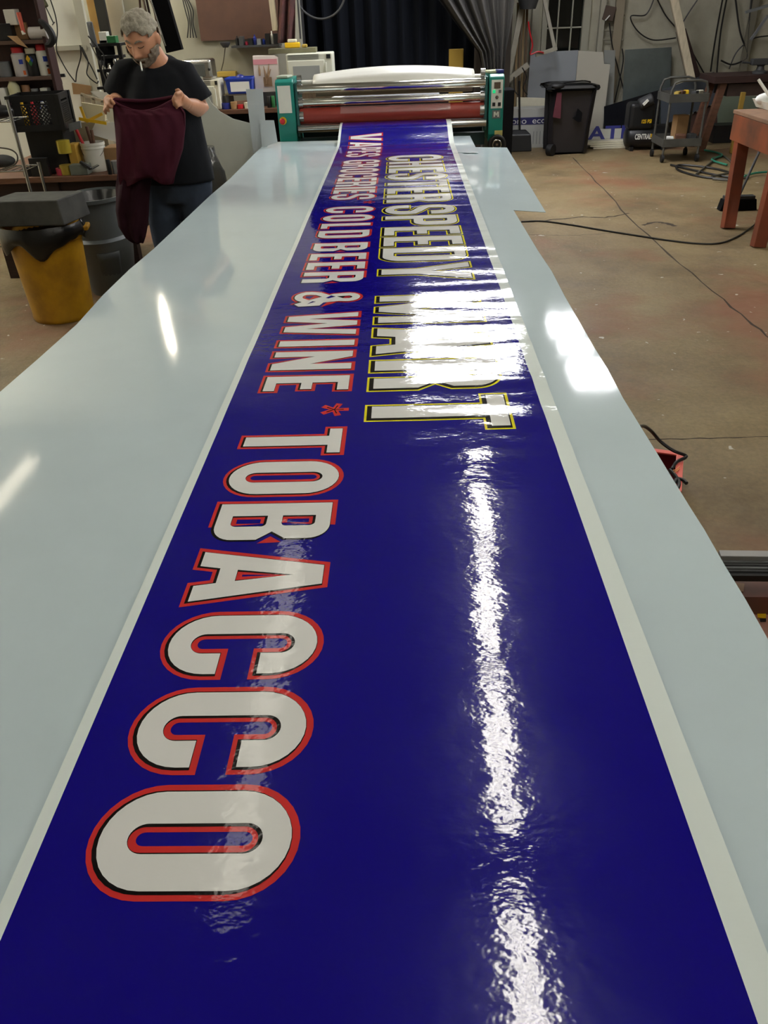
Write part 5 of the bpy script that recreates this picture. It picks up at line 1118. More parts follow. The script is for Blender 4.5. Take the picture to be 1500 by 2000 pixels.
# compressor
Yc = 11.45; x0, x1, z0, z1 = span(1226, 246, 1312, 292, Yc)
t = thing('air_compressor', 'black air compressor with white and yellow lettering beside the cart', 'compressor', ((x0+x1)/2, Yc+.2, 0))
rr3 = (z1-z0)/2; zc = z0+rr3
q = MB(); n = 24
q.loft([[Vector((x, Yc+.17+rr3*k*math.cos(a), zc+rr3*k*math.sin(a))) for a in (2*PI*j/n for j in range(n))] for x, k in ((x0, .55), (x0+.02, .85), (x0+.06, 1), (x1-.06, 1), (x1-.02, .85), (x1, .55))]); q.build('tank', M_('black_plastic'), t, smooth=True)
for xx in (x0+.08, x1-.08): q = MB(); q.box((xx, Yc+.17, (z0+.03)/2), (.04, .26, z0+.03)); q.build('foot', M_('black_plastic'), t)
a0, a1, b0, b1 = span(1232, 196, 1282, 243, Yc); q = MB(); q.box(((a0+a1)/2, Yc+.17, (z1+b1)/2-.04), (a1-a0, .28, b1-z1+.02)); q.build('motor_shroud', M_('black_plastic'), t, bev=.05, seg=4)
q = MB(); q.cyl(ony(1248, 205, Yc+.05), ony(1275, 192, Yc+.05), .07, n=20); q.build('motor', M_('dark_grey'), t, smooth=True, bev=.02)
q = MB(); q.beam(ony(1256, 205, Yc-.03), ony(1266, 195, Yc-.03), .03, .03); q.build('motor_label', M_('white_plastic'), t)
q = MB(); q.tube(catmull([ony(x, y, Yc+.2) for x, y in ((1222, 246), (1228, 252), (1240, 250))], 4), .01, 6); q.build('handle', M_('black_plastic'), t)
tk = [o for o in bpy.data.objects if o.parent == t and o.name.startswith('tank')][0]
text_obj('tank_lettering', 'CENTRAL', .088, (ony(1257, 266, Yc).x, Yc+.17-rr3-.003, zc+.01), M_('white_plastic'), tk, bold=.003, sx=.55)
text_obj('tank_lettering', 'PNEUMATIC', .082, (ony(1286, 262, Yc).x, Yc+.17-rr3-.003, zc+.01), M_('yellow'), tk, bold=.003, sx=.42)
text_obj('shroud_lettering', '125 PSI', .06, ((a0+a1)/2+.06, Yc+.028, (z1+.05)), M_('yellow'), tk, bold=.002, sx=.75)
# cart
Yk = 10.55
def cp(px, py, y): return ony(px, py, y)
cx0, cx1 = ony(1285, 200, Yk).x, ony(1378, 200, Yk).x; cx0 += .13; cx1 += .03
zt1 = ony(1340, 190, Yk).z; zt0 = ony(1340, 286, Yk).z
t = thing('utility_cart', 'grey steel two tray utility cart near the compressor', 'cart', ((cx0+cx1)/2, Yk+.25, 0)); cmt = mat('cart_grey', (84, 84, 80), .45, metal=.4, var=.2)
def tray(z, nm):
    q = MB(); q.box(((cx0+cx1)/2, Yk+.25, z), (cx1-cx0, .5, .006))
    for yy in (Yk, Yk+.5): q.box(((cx0+cx1)/2, yy, z+.04), (cx1-cx0, .008, .09))
    for xx in (cx0, cx1): q.box((xx, Yk+.25, z+.04), (.008, .5, .09))
    q.build(nm, cmt, t, bev=.002)
tray(zt1-.05, 'tray'); tray(max(.18, zt0), 'tray')
for yy in (Yk+.015, Yk+.485):
    zt_ = ony(1330, 158, Yk).z
    q = MB(); P = [(cx0+.02, .09), (cx0+.02, zt_-.10), (cx0+.05, zt_-.02), (cx0+.12, zt_), (cx1-.12, zt_), (cx1-.05, zt_-.02), (cx1-.02, zt_-.10), (cx1-.02, .09)]
    q.tube([Vector((a, yy, b)) for a, b in P], .014, 8); q.build('tube_frame', cmt, t, smooth=True)
    for xx in (cx0+.02, cx1-.02): q = MB(); q.cyl((xx-.015, yy, .045), (xx+.015, yy, .045), .044, n=16); q.build('caster', M_('black_rubber'), t, smooth=True)
rs = random.Random(4)
for k in range(5):
    q = MB(); p = Vector((cx0+.12+.07*k, Yk+.12+.06*(k % 3), zt1-.046)); q.box(p+Vector((0, 0, .05)), (.06, .09, .10), rs.uniform(-1, 1)); tag(q.build('small_tool', [M_('dull_yellow'), M_('brown_wood'), M_('yellow'), M_('dark_grey'), M_('cream')][k], bev=.008), '%s item on the top tray of the cart' % ('dull yellow', 'brown', 'bright yellow', 'dark grey', 'cream')[k], 'tool')
zl = max(.18, zt0)+.004
for k, (dx, dy, m, sz, lb) in enumerate(((.06, .08, 'paper', (.10, .09, .10), 'white crumpled wrapper on the lower cart tray'), (.20, .10, 'brown_wood', (.12, .10, .12), 'brown box on the lower cart tray'), (.16, .22, 'steel', (.18, .04, .05), 'steel bar on the lower cart tray'), (.34, .12, 'dark_grey', (.09, .10, .12), 'dark tin on the lower cart tray'), (.26, .38, 'cardboard', (.16, .12, .3), 'tall cardboard box on the lower cart tray'))):
    q = MB(); q.box((cx0+dx+.03, Yk+dy, zl+sz[2]/2), sz, .1*k-.2); tag(q.build('cart_item', M_(m), bev=.01), lb, 'box')
# leaning poles and cables
beam_('pale_post', (1312, -20), (1350, 156), 12.4, .10, .06, 'pale_wood', 'pale wooden post leaning on the far wall behind the cart', 'post', 12.2)
beam_('dark_post', (1334, 58), (1400, 268), 12.75, .07, .04, 'dark_wood', 'dark timber leaning behind the pale post', 'post')
beam_('dark_rod', (1322, 62), (1368, 266), 12.8, .03, .03, 'dark_wood', 'thin dark rod left of the pale post', 'rod')
for k, (pts, lb) in enumerate((([(1280, -10), (1262, 28), (1232, 32), (1245, 60), (1275, 78), (1320, 74)], 'black cable drooping in a loop on the far wall'), ([(1282, -5), (1300, 30), (1325, 60), (1345, 90), (1376, 145)], 'thin diagonal cable crossing behind the pale post'), ([(1362, 0), (1345, 25), (1330, 50)], 'short thin cable right of the pale post'), ([(1412, -5), (1400, 60), (1392, 110), (1388, 140)], 'left cable of the pair hanging to the dark bench'), ([(1420, -5), (1408, 60), (1402, 120), (1400, 145)], 'middle cable hanging to the dark bench'), ([(1436, -5), (1445, 60), (1458, 100), (1456, 115), (1430, 126), (1408, 118)], 'long cable looping down to the dark bench'), ([(1468, -5), (1462, 60), (1458, 115)], 'thick cable at the right of the far wall'), ([(1190, 45), (1196, 90), (1206, 130), (1222, 190)], 'cable from the switch box to the compressor'), ([(1215, 95), (1217, 120), (1208, 165), (1200, 200)], 'cable beside the brown upright'), ([(1500, 70), (1470, 76), (1440, 100), (1424, 135)], 'thin cable sloping down near the dark bench'))):
    cable('wall_cable', [ony(x, y, 12.9) for x, y in pts], .012 if k in (3, 4, 5, 6) else .009, M_('cable_black'), lb)
t = thing('switch_box', 'brown switch box with a white tag on the far wall', 'switch box', ony(1188, 28, 12.9))
q = MB(); a = ony(1189, 26, 12.9); q.box(a, (.15, .08, .17), M=Matrix.Rotation(R(12), 3, 'Y')); q.build('case', mat('box_brown', (72, 58, 48), .6), t, bev=.006)
q = MB(); q.beam(ony(1182, 40, 12.84), ony(1191, 30, 12.84), .03, .01); q.build('tag', M_('white_plastic'), t)
t = thing('conduit', 'thin metal conduit frame on the far wall below the switch box', 'conduit', ony(1205, 60, 12.92))
for a, b in (((1217, 20), (1211, 92)), ((1175, 78), (1218, 78)), ((1200, 30), (1220, 30)), ((1173, 60), (1216, 60))):
    q = MB(); q.cyl(ony(*a, 12.92), ony(*b, 12.92), .010, n=8); q.build('pipe', mat('conduit_grey', (120, 116, 100), .6), t)
# dark bench with vise
Yv = 11.2; vz = ony(1440, 148, Yv).z; vx0, vx1 = ony(1397, 150, Yv).x, ony(1560, 150, Yv).x
t = thing('workbench', 'dark heavy workbench with a vise in the far right corner', 'workbench', ((vx0+vx1)/2, Yv+.3, 0))
q = MB(); q.box(((vx0+vx1)/2, Yv+.3, vz-.04), (vx1-vx0, .6, .08)); q.build('benchtop', M_('dark_wood'), t, bev=.004)
q = MB(); q.box(((vx0+vx1)/2+.1, Yv+.3, vz-.16), (vx1-vx0-.2, .5, .14)); q.build('apron', mat('rust_metal', (54, 38, 32), .7, var=.3), t)
for xx in (vx0+.1, vx1-.15):
    for yy in (Yv+.08, Yv+.5): q = MB(); q.beam((xx+.04, yy, vz-.08), (xx-.10, yy, 0.0), .08, .08, (0, 1, 0)); q.build('leg', M_('brown_wood'), t)
p = ony(1490, 140, Yv+.1)
v = thing('vise', 'dark bench vise on the dark workbench at the right edge', 'vise', (p.x, Yv+.2, vz+.001))
q = MB(); q.lathe([(.001, 0), (.09, 0), (.09, .02), (.05, .04), (.04, .08), (.06, .10), (.001, .10)], (p.x, Yv+.2, vz+.001)); q.build('base', M_('dark_grey'), v, smooth=True)
q = MB(); q.box((p.x, Yv+.2, vz+.13), (.26, .09, .07)); q.build('jaw', M_('dark_grey'), v, bev=.01)
q = MB(); q.cyl((p.x-.12, Yv+.2, vz+.12), (p.x-.24, Yv+.2, vz+.13), .012, n=10); q.build('screw', M_('dark_grey'), v)
beam_('yellow_post', (1452, 180), (1429, 299), Yv-.15, .05, .05, mat('ochre', (140, 112, 40), .7), 'ochre wooden leg leaning beside the dark bench', 'post')
lean('green_panel', [(1402, 188), (1500, 188), (1500, 300), (1396, 300)], 12.4, .02, mat('sage_panel', (112, 122, 104), .7), 'pale green panel standing behind the dark bench', 'panel')
# shelf bracket top right
t = thing('wall_bracket', 'pale diagonal wall bracket at the top right corner', 'bracket', ony(1480, 20, 12.2))
q = MB(); q.beam(ony(1456, 24, 12.2), ony(1510, 8, 12.2), .05, .03); q.build('arm', M_('grey_plastic'), t)
q = MB(); q.beam(ony(1500, 30, 12.2), ony(1466, 78, 12.2), .03, .03); q.build('brace', M_('grey_plastic'), t)
q = MB(); a = ony(1462, 80, 12.9); q.box((a.x, 12.92, CEIL/2), (.09, .06, CEIL)); struct(q.build('trim_6', mat('trim_dull', (104, 100, 86), .8)))
# orange bench
om = mat('orange_paint', (136, 70, 38), .55, vscale=4, vary2=(84, 52, 36)); oy0 = 6.62
l1 = onz(1480, 482, 0); l2 = onz(1421, 446, 0)
tpz = ony(1490, 240, l1.y).z
t = thing('orange_bench', 'orange wooden bench with splayed legs at the right edge', 'workbench', (l1.x+.5, l1.y+.4, 0))
A = ony(1418, 222, l2.y+.05); topz = .90
tx0 = onz(1446, 218, topz).x; 
q = MB(); q.box((tx0+.62, l1.y+.50, topz-.014), (1.24, .96, .028)); q.build('top', mat('dirty_top', (128, 98, 76), .6, var=.25), t, bev=.003)
q = MB()
for yy in (l1.y+.04, l1.y+.96): q.box((tx0+.62, yy, topz-.13), (1.22, .035, .20))
q.box((tx0+.02, l1.y+.5, topz-.13), (.035, .90, .20)); q.build('apron', om, t, bev=.003)
for (lx, ly), (ux, uy) in (((l1.x, l1.y), (tx0+.10, l1.y+.10)), ((l2.x, l2.y), (tx0+.07, l1.y+.86)), ((l1.x+1.2, l1.y), (tx0+1.1, l1.y+.10)), ((l1.x+1.2, l2.y), (tx0+1.1, l1.y+.86))):
    q = MB(); q.beam((lx, ly, 0.0), (ux, uy, topz-.06), .10, .09, (0, 1, 0)); q.build('leg', mat('orange_leg', (138, 64, 32), .5, vscale=2, vary2=(98, 48, 30)), t, bev=.004)
p = onz(1494, 208, topz+.02)
t = thing('paint_tray', 'white paint tray on the orange bench', 'tray', (p.x+.1, p.y, topz+.002))
q = MB(); q.loft([[Vector((p.x+.10+a*.14*k, p.y+b*.2*k, topz+.002+z)) for a, b in ((-1, -1), (1, -1), (1, 1), (-1, 1))] for k, z in ((.8, 0), (1, .06), (1.03, .062), (.97, .062), (.8, .012))]); q.build('pan', M_('white_plastic'), t, bev=.006)
q = MB(); q.cyl((p.x+.03, p.y-.05, topz+.07), (p.x-.08, p.y+.05, topz+.22), .012, n=10); q.build('roller_handle', M_('white_plastic'), t, smooth=True)
q = MB(); q.sphere((p.x+.02, p.y+.05, topz+.07), .07, 14, 8, (1.3, 1, .7)); q.build('rag', M_('paper'), t, smooth=True)
# brush head on the floor
p = onz(1442, 412, 0); t = thing('push_broom', 'black broom head on the floor behind the orange leg', 'broom', p)
q = MB(); q.loft([[Vector((p.x+a*w_, p.y+.05+b*.05, z)) for a, b in ((-1, -1), (1, -1), (1, 1), (-1, 1))] for w_, z in ((.17, .004), (.15, .10))]); q.build('bristles', M_('black_matte'), t)
q = MB(); q.box((p.x, p.y+.05, .115), (.28, .08, .03)); q.build('block', M_('dark_grey'), t, bev=.005)
q = MB(); q.cyl((p.x, p.y+.05, .125), (p.x+.32, p.y+.35, .80), .012, n=8); q.build('handle', M_('dark_grey'), t, smooth=True)
# floor cord and hoses
cable('floor_cable', [onz(x, y, .008) for x, y in ((1018, 433), (1060, 432), (1120, 440), (1180, 450), (1250, 461), (1310, 470), (1370, 476), (1410, 474), (1440, 462), (1462, 448))]+[onz(1472, 440, .012)], .007, M_('cable_black'), 'long dark cord curving across the floor to the orange bench')
cable('floor_cable', [ony(1472, 441, 6.95), ony(1482, 428, 6.9), ony(1502, 408, 6.85)], .006, M_('cable_black'), 'short cord rising at the right edge by the orange leg')
for k, (pts, m, lb) in enumerate((([(1310, 322), (1345, 330), (1400, 342), (1450, 348), (1400, 330), (1330, 322), (1325, 332), (1370, 345), (1440, 352)], 'cable_black', 'black hose coiled on the floor below the cart'), ([(1360, 340), (1385, 320), (1408, 303), (1430, 318), (1440, 332)], 'cable_grey', 'grey hose arching over the coils on the floor'), ([(1370, 292), (1400, 298), (1410, 304), (1390, 312), (1420, 322)], 'teal_hose', 'green hose right of the cart'), ([(1390, 345), (1430, 338), (1460, 345), (1430, 352), (1392, 350)], 'cable_grey', 'grey hose loop nearest the orange bench'), ([(1452, 345), (1475, 338), (1498, 336)], 'teal_hose', 'green hose behind the orange bench legs'))):
    if m == 'teal_hose': mat('teal_hose', (40, 120, 96), .5)
    cable('floor_hose', [onz(x, y, .014+.004*k) for x, y in pts], .012, M_(m), lb, 'hose')
# wall base clutter at far right
pbox('dark_box', (1395, 245, 1440, 275), 11.9, .3, M_('black_plastic'), 'dark box on the floor under the dark bench', 'box', zb=.003)
pbox('dark_box', (1330, 262, 1372, 284), 11.75, .2, M_('dark_grey'), 'dark grey box on the floor behind the cart', 'box', zb=.003)

# ================================================================ near right, on the floor beside the table
rm = mat('tray_red', (196, 72, 62), .45, var=.1)
TP = px_poly([(1262, 880), (1328, 889), (1323, 962), (1240, 955)], .10)
cxx = sum(p[0] for p in TP)/4; cyy = sum(p[1] for p in TP)/4
t = thing('red_tray', 'open red plastic tray on the floor beside the table', 'tray', (cxx, cyy, 0))
q = MB(); q.prism([(cxx+(x-cxx)*.96, cyy+(y-cyy)*.96) for x, y in TP], .003, .012, 'z'); q.build('bottom', mat('tray_dark', (110, 22, 30), .5), t)
q = MB()
for i_ in range(4):
    a = TP[i_]; b = TP[(i_+1) % 4]; q.beam((a[0], a[1], .053), (b[0], b[1], .053), .016, .10)
q.build('side', mat('tray_dark', (110, 22, 30), .5), t)
q = MB()
for i_ in range(4):
    a = TP[i_]; b = TP[(i_+1) % 4]; q.beam((a[0], a[1], .104), (b[0], b[1], .104), .03, .008)
q.build('rim', mat('tray_rim', (226, 104, 92), .45), t, bev=.002)
cable('power_cable', [onz(1240, 838, .40), onz(1256, 832, .30), onz(1272, 842, .22), onz(1290, 862, .17), onz(1315, 880, .15), onz(1338, 889, .13), onz(1338, 894, .125), onz(1322, 902, .115), onz(1312, 916, .11)], .007, M_('cable_black'), 'black cord hanging from the table edge to the red tray')
cable('power_cable', [onz(x, y, .11) for x, y in ((1308, 918), (1318, 928), (1326, 942), (1322, 955), (1316, 948), (1322, 936), (1334, 938), (1341, 944))], .008, M_('cable_black'), 'short curled black cord end on the red tray rim')
q = MB(); q.tube([onz(x, y, .115) for x, y in ((1314, 919), (1320, 918), (1327, 912))], .0025, 6); q.tube([onz(x, y, .115) for x, y in ((1316, 923), (1322, 920), (1326, 916))], .0025, 6); tag(q.build('orange_string', mat('orange_string', (225, 150, 90), .6)), 'thin orange string on the red tray rim', 'string')
# metal straightedge rails and red machine
def rail(P, z, th, m, name, par): q = MB(); q.prism(px_poly(P, z), z-th, z, 'z'); return q.build(name, m, par, bev=.002)
t = thing('cutter_rail', 'ribbed aluminium rail of a cutter lying beside the table', 'rail', onz(1460, 1100, .0))
rail([(1404, 1074), (1900, 1080), (1900, 1092), (1408, 1086)], .50, .04, mat('alu_grey', (150, 150, 150), .4), 'top_plate', t)
for k in range(5): rail([(1406+3*k, 1087+6*k), (1900, 1093+6*k), (1900, 1097+6*k), (1408+3*k, 1091+6*k)], .49-.004*k, .03, mat('alu_rib', (104, 106, 108), .4) if k % 2 else M_('dark_grey'), 'rib', t)
rail([(1404, 1116), (1900, 1122), (1900, 1128), (1414, 1124)], .47, .02, M_('black_plastic'), 'lower_lip', t)
p = onz(1480, 1100, .45); q = MB(); q.box((p.x+.1, p.y+.04, .225), (.05, .03, .43)); q.build('support', M_('dark_grey'), t)
t = thing('red_machine', 'dusty red machine box with a yellow label below the aluminium rail', 'machine', onz(1480, 1180, .0))
dr = mat('dusty_red', (132, 78, 66), .6, vscale=6, vary2=(104, 74, 64))
rail([(1420, 1128), (1900, 1136), (1900, 1168), (1440, 1166)], .40, .38, dr, 'upper_case', t)
q = MB(); q.prism(px_poly([(1438, 1139), (1454, 1140), (1452, 1156), (1440, 1155)], .402), .401, .403, 'z'); q.build('paper_label', mat('faded_label', (150, 118, 92), .7), t)
rail([(1450, 1172), (1900, 1180), (1900, 1186), (1458, 1178)], .36, .05, M_('black_plastic'), 'gap_seal', t)
rail([(1458, 1178), (1900, 1186), (1900, 1260), (1500, 1262)], .34, .30, mat('dusty_pink', (160, 116, 100), .6, var=.1), 'lower_case', t)
q = MB(); q.prism(px_poly([(1478, 1192), (1496, 1193), (1496, 1208), (1480, 1206)], .342), .341, .343, 'z'); q.build('yellow_label', M_('yellow'), t)
q = MB(); q.prism(px_poly([(1484, 1209), (1496, 1209), (1496, 1214), (1485, 1214)], .342), .341, .344, 'z'); q.build('small_window', M_('black_plastic'), t)
# ================================================================ the man holding up a hooded sweatshirt
skin = mat('skin', (196, 142, 110), .55, var=.08, vscale=12, sub=.08)
hair_m = mat('grey_hair', (172, 166, 150), .8, vscale=60, vary2=(132, 126, 112), bump=.004, bscale=120)
beard_m = mat('grey_beard', (150, 140, 124), .85, vscale=50, vary2=(104, 90, 76), bump=.003, bscale=140)
shirt_m = mat('black_shirt', (22, 24, 29), .9, spec=.2, bump=.004, bscale=9)
jean_m = mat('blue_jeans', (58, 72, 92), .85, vscale=8, vary2=(44, 54, 72), bump=.003, bscale=14)
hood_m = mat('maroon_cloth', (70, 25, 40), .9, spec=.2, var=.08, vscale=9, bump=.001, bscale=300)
PY = 5.30
bxm = ony(312, 180, PY).x
HC = ony(276, 76, 5.20)
HM = Matrix.Translation(HC) @ Matrix.Rotation(R(-13), 4, 'Z') @ Matrix.Rotation(R(27), 4, 'X') @ Matrix.Rotation(R(3), 4, 'Y')
HS = 1.14
def headp(th, ph, off=0.0, nz=0.0):
    """th 0 top .. pi bottom, ph 0 = front (towards -y)"""
    a, b, c = .077, .092, .118
    x = a*math.sin(th)*math.sin(ph); y = -b*math.sin(th)*math.cos(ph); z = c*math.cos(th)
    if y > 0: y *= 1.16
    t = max(0, -z/c); x *= 1-.20*t**1.6; 
    if y < 0: y *= 1-.03*t
    if z > 0: x *= 1+.04*z/c
    p = Vector((x, y, z))
    if y < -.01:
        f = min(1, (-y-.01)/.04)
        g = lambda x0, z0, sx, sz: math.exp(-((x-x0)/sx)**2-((z-z0)/sz)**2)
        d = .030*g(0, -.026, .012, .016)+.016*g(0, -.004, .010, .022)+.009*(g(.015, -.034, .008, .008)+g(-.015, -.034, .008, .008))
        d += -.013*(g(.031, .012, .017, .011)+g(-.031, .012, .017, .011))+.007*(g(.031, .008, .013, .007)+g(-.031, .008, .013, .007))
        d += .007*g(0, .034, .05, .009)+.005*(g(.042, -.022, .018, .018)+g(-.042, -.022, .018, .018))
        d += .005*g(0, -.060, .024, .009)-.005*g(0, -.0605, .022, .003)+.012*g(0, -.096, .024, .018)
        p += Vector((0, -1, 0))*d*f
    if off:
        nn = Vector((x/a/a, y/b/b, z/c/c)).normalized(); p += nn*off
        if nz: p += nn*nz*noise.noise(Vector((x, y, z))*55)
    return HM @ (p*HS)
def patch(mask, off, nz, nt=64, np_=96):
    q = MB(); idx = {}
    for i in range(nt+1):
        for j in range(np_):
            th = max(.02, PI*i/nt); th = min(th, PI-.02); ph = 2*PI*j/np_-PI
            x = .077*math.sin(th)*math.sin(ph); y = -.092*math.sin(th)*math.cos(ph); z = .118*math.cos(th)
            mk = mask(x, y, z)
            if mk > 0: idx[(i, j)] = len(q.v); q.v.append(headp(th, ph, off*min(1, .25+mk), nz))
    for (i, j) in list(idx):
        k = [(i, j), (i+1, j), (i+1, (j+1) % np_), (i, (j+1) % np_)]
        if all(c in idx for c in k): q.f.append(tuple(idx[c] for c in k)); q.m.append(0)
    return q
body = MB()
nt, np_ = 72, 96
body.loft([[headp(max(.02, min(PI-.02, PI*i/nt)), 2*PI*j/np_) for j in range(np_)] for i in range(nt, -1, -1)])
for sg in (-1, 1):       # ears
    q = MB(); q.sphere((0, 0, 0), 1, 14, 10); 
    body.add([HM@(Vector((sg*.082+v.x*.012+sg*.006*max(0, v.y), .010+v.y*.018, -.002+v.z*.032))*HS) for v in q.v], q.f)
NB = Vector((bxm-.0, PY+.02, 1.44))
nk0 = HM@Vector((0, .03, -.06))
body.tube([nk0, nk0.lerp(NB, .45)+Vector((.01, .0, 0)), NB+Vector((0, 0, .06)), NB], .07, 20, [.068, .076, .094, .12])
# torso and legs under the clothes
def ell(cx, cy, z, a, b, n=28, tilt=0.0): return [Vector((cx+a*math.cos(2*PI*j/n), cy+b*math.sin(2*PI*j/n), z+tilt*math.sin(2*PI*j/n))) for j in range(n)]
body.loft([ell(bxm, PY, z, a, b) for z, a, b in ((.80, .13, .10), (.92, .19, .13), (1.1, .20, .145), (1.25, .19, .13), (1.38, .175, .105), (1.48, .12, .08))])
for sg in (-1, 1):
    body.tube([(bxm+sg*.09, PY, .90), (bxm+sg*.105, PY-.01, .50), (bxm+sg*.11, PY+.02, .10), (bxm+sg*.11, PY+.01, .045)], .08, 16, [.09, .06, .042, .045])
    body.tube([(bxm+sg*.11, PY+.05, .05), (bxm+sg*.115, PY-.10, .035)], .04, 12, [.042, .035])
S1 = ony(347, 130, PY+.02); E1 = ony(394, 214, PY+.03); W1 = ony(366, 203, PY-.19)
S2 = ony(250, 130, PY+.02); E2 = ony(232, 196, PY+.06); W2 = ony(222, 199, PY-.15)
for S, E, W in ((S1, E1, W1), (S2, E2, W2)):
    body.tube([S, S.lerp(E, .5), E, E.lerp(W, .3), E.lerp(W, .7), W], .05, 16, [.050, .052, .048, .050, .040, .031])
# hands: palm, four fingers each bent over the cloth, thumb
def hand(W, palm, fingers, thumb):
    P = [Vector(p) for p in palm]
    body.tube([W, P[0], P[1]], .03, 16, [.031, .036, .034])
    for b_, m_, t_, r in fingers: body.tube([b_, b_.lerp(m_, .6), m_, m_.lerp(t_, .55), t_], .01, 8, [r*1.15, r*1.08, r*1.05, r*.98, r*.78])
    body.tube(thumb, .011, 8, [.014, .013, .012, .009])
Yh = PY-.25
hand(W1, [ony(358, 198, Yh+.03), ony(351, 192, Yh+.01)], [
    (ony(352, 181, Yh), ony(344, 183, Yh-.045), ony(341, 190, Yh-.03), .0105),
    (ony(350, 189, Yh), ony(340, 191, Yh-.048), ony(338, 199, Yh-.03), .0110),
    (ony(351, 197, Yh), ony(342, 199, Yh-.046), ony(339, 206, Yh-.028), .0105),
    (ony(354, 204, Yh), ony(347, 206, Yh-.040), ony(344, 212, Yh-.026), .0092)],
    [ony(357, 192, Yh+.02), ony(353, 181, Yh+.025), ony(348, 176, Yh+.03), ony(342, 177, Yh+.03)])
hand(W2, [ony(215, 198, Yh+.02), ony(212, 202, Yh)], [
    (ony(210, 194, Yh-.005), ony(217, 195, Yh-.05), ony(224, 204, Yh-.035), .0108),
    (ony(207, 199, Yh-.005), ony(212, 205, Yh-.05), ony(220, 211, Yh-.035), .0110),
    (ony(206, 205, Yh-.0), ony(208, 212, Yh-.045), ony(214, 218, Yh-.03), .0104),
    (ony(205, 210, Yh+.01), ony(204, 217, Yh-.03), ony(208, 223, Yh-.02), .0092)],
    [ony(216, 194, Yh+.01), ony(222, 188, Yh+.012), ony(228, 188, Yh+.02), ony(232, 192, Yh+.02)])
def remesh(mb, name, m, vox, parent=None, smooth_it=4, push=None):
    o = mb.build('tmp', m); md = o.modifiers.new('r', 'REMESH'); md.mode = 'VOXEL'; md.voxel_size = vox; md.use_smooth_shade = True
    s = o.modifiers.new('s', 'SMOOTH'); s.iterations = smooth_it; s.factor = .5
    bpy.context.view_layer.update()
    me = bpy.data.meshes.new_from_object(o.evaluated_get(bpy.context.evaluated_depsgraph_get())); off = WORLD[o].copy()
    bpy.data.objects.remove(o)
    me.name = name; me.materials.clear(); me.materials.append(m)
    if push:
        for v in me.vertices: v.co = push(v.co+off)-off
    me.shade_smooth()
    n = bpy.data.objects.new(name, me); C.objects.link(n)
    if parent is None: n.location = off; WORLD[n] = off
    else: me.transform(Matrix.Translation(off-WORLD[parent])); n.parent = parent; WORLD[n] = WORLD[parent].copy()
    return n
man = remesh(body, 'person', skin, .0055, None, 2)
tag(man, 'grey-haired bearded person in black shirt looking down at a maroon sweatshirt', 'person')
def hm(x, y, z):
    if y < 0:
        e = .066+.010*math.sin(x*90)-.010*abs(x)/.05
        v = (z-e)/.02
        side = (z-.030)/.02 if abs(x) > .060 and y > -.045 else -1
        return max(v, side)
    return (z+.055+.02*abs(x)/.07)/.03 if not (abs(x) > .058 and y < .040 and z < .030) else -1
q = patch(hm, .012, .010); q.build('hair', hair_m, man, smooth=True, solid=.006)
def bmk(x, y, z):
    if y > .01: return -1
    m = (-z-.050)/.02
    if abs(x) > .045: m = max(m, (-z-.012)/.02 if abs(x) > .058 else (-z-.034)/.02)
    mo = (.030-abs(x))/.006 if -.056 < z < -.042 else -1
    if abs(x) < .020 and -.066 < z < -.056: return -1
    return max(m, mo)
q = patch(bmk, .009, .005); q.build('beard', beard_m, man, smooth=True, solid=.004)
for sg in (-1, 1):
    q = MB(); q.tube([HM@(Vector((sg*x, -math.sqrt(max(0, 1-(x/.077)**2-(z/.118)**2))*.092-.008, z))*HS) for x, z in ((.012, .030), (.022, .036), (.034, .037), (.046, .030))], .0045, 8, [.003, .005, .005, .002]); q.build('eyebrow', beard_m, man, smooth=True)
    q = MB(); q.tube([HM@(Vector((sg*x, -math.sqrt(max(0, 1-(x/.077)**2-(z/.118)**2))*.092+.0015, z))*HS) for x, z in ((.018, .008), (.026, .003), (.036, .003), (.045, .007))], .002, 6); q.build('eyelash', mat('lash', (60, 40, 32), .8), man, smooth=True)
# shirt
sh = MB()
sh.loft([ell(bxm+dx, PY+dy, z, a, b, 32, tl) for z, a, b, dx, dy, tl in ((.86, .235, .165, .012, .0, 0), (.98, .242, .175, .008, -.005, 0), (1.12, .240, .180, .0, -.01, 0), (1.26, .232, .165, 0, -.005, 0), (1.38, .215, .135, 0, .005, 0), (1.45, .195, .118, 0, .010, .0), (1.50, .155, .100, 0, .022, .01), (1.525, .115, .082, -.006, .032, .02), (1.54, .09, .07, -.008, .035, .02))])
for S, E, k in ((S1, E1, 1), (S2, E2, -1)):
    d = (E-S); sh.tube([S-Vector((k*.10, 0, .015)), S-Vector((k*.035, 0, .025)), S+d*.18, S+d*.5, S+d*.85], .09, 20, [.055, .070, .084, .093, .104])
def fold(p):
    n = noise.noise(Vector((p.x*5, p.y*5, p.z*3)))*.014+noise.noise(Vector((p.x*14, p.y*9, p.z*6)))*.007
    return p+Vector((p.x-bxm, p.y-PY, 0)).normalized()*n
remesh(sh, 'shirt', shirt_m, .011, man, 6, fold)
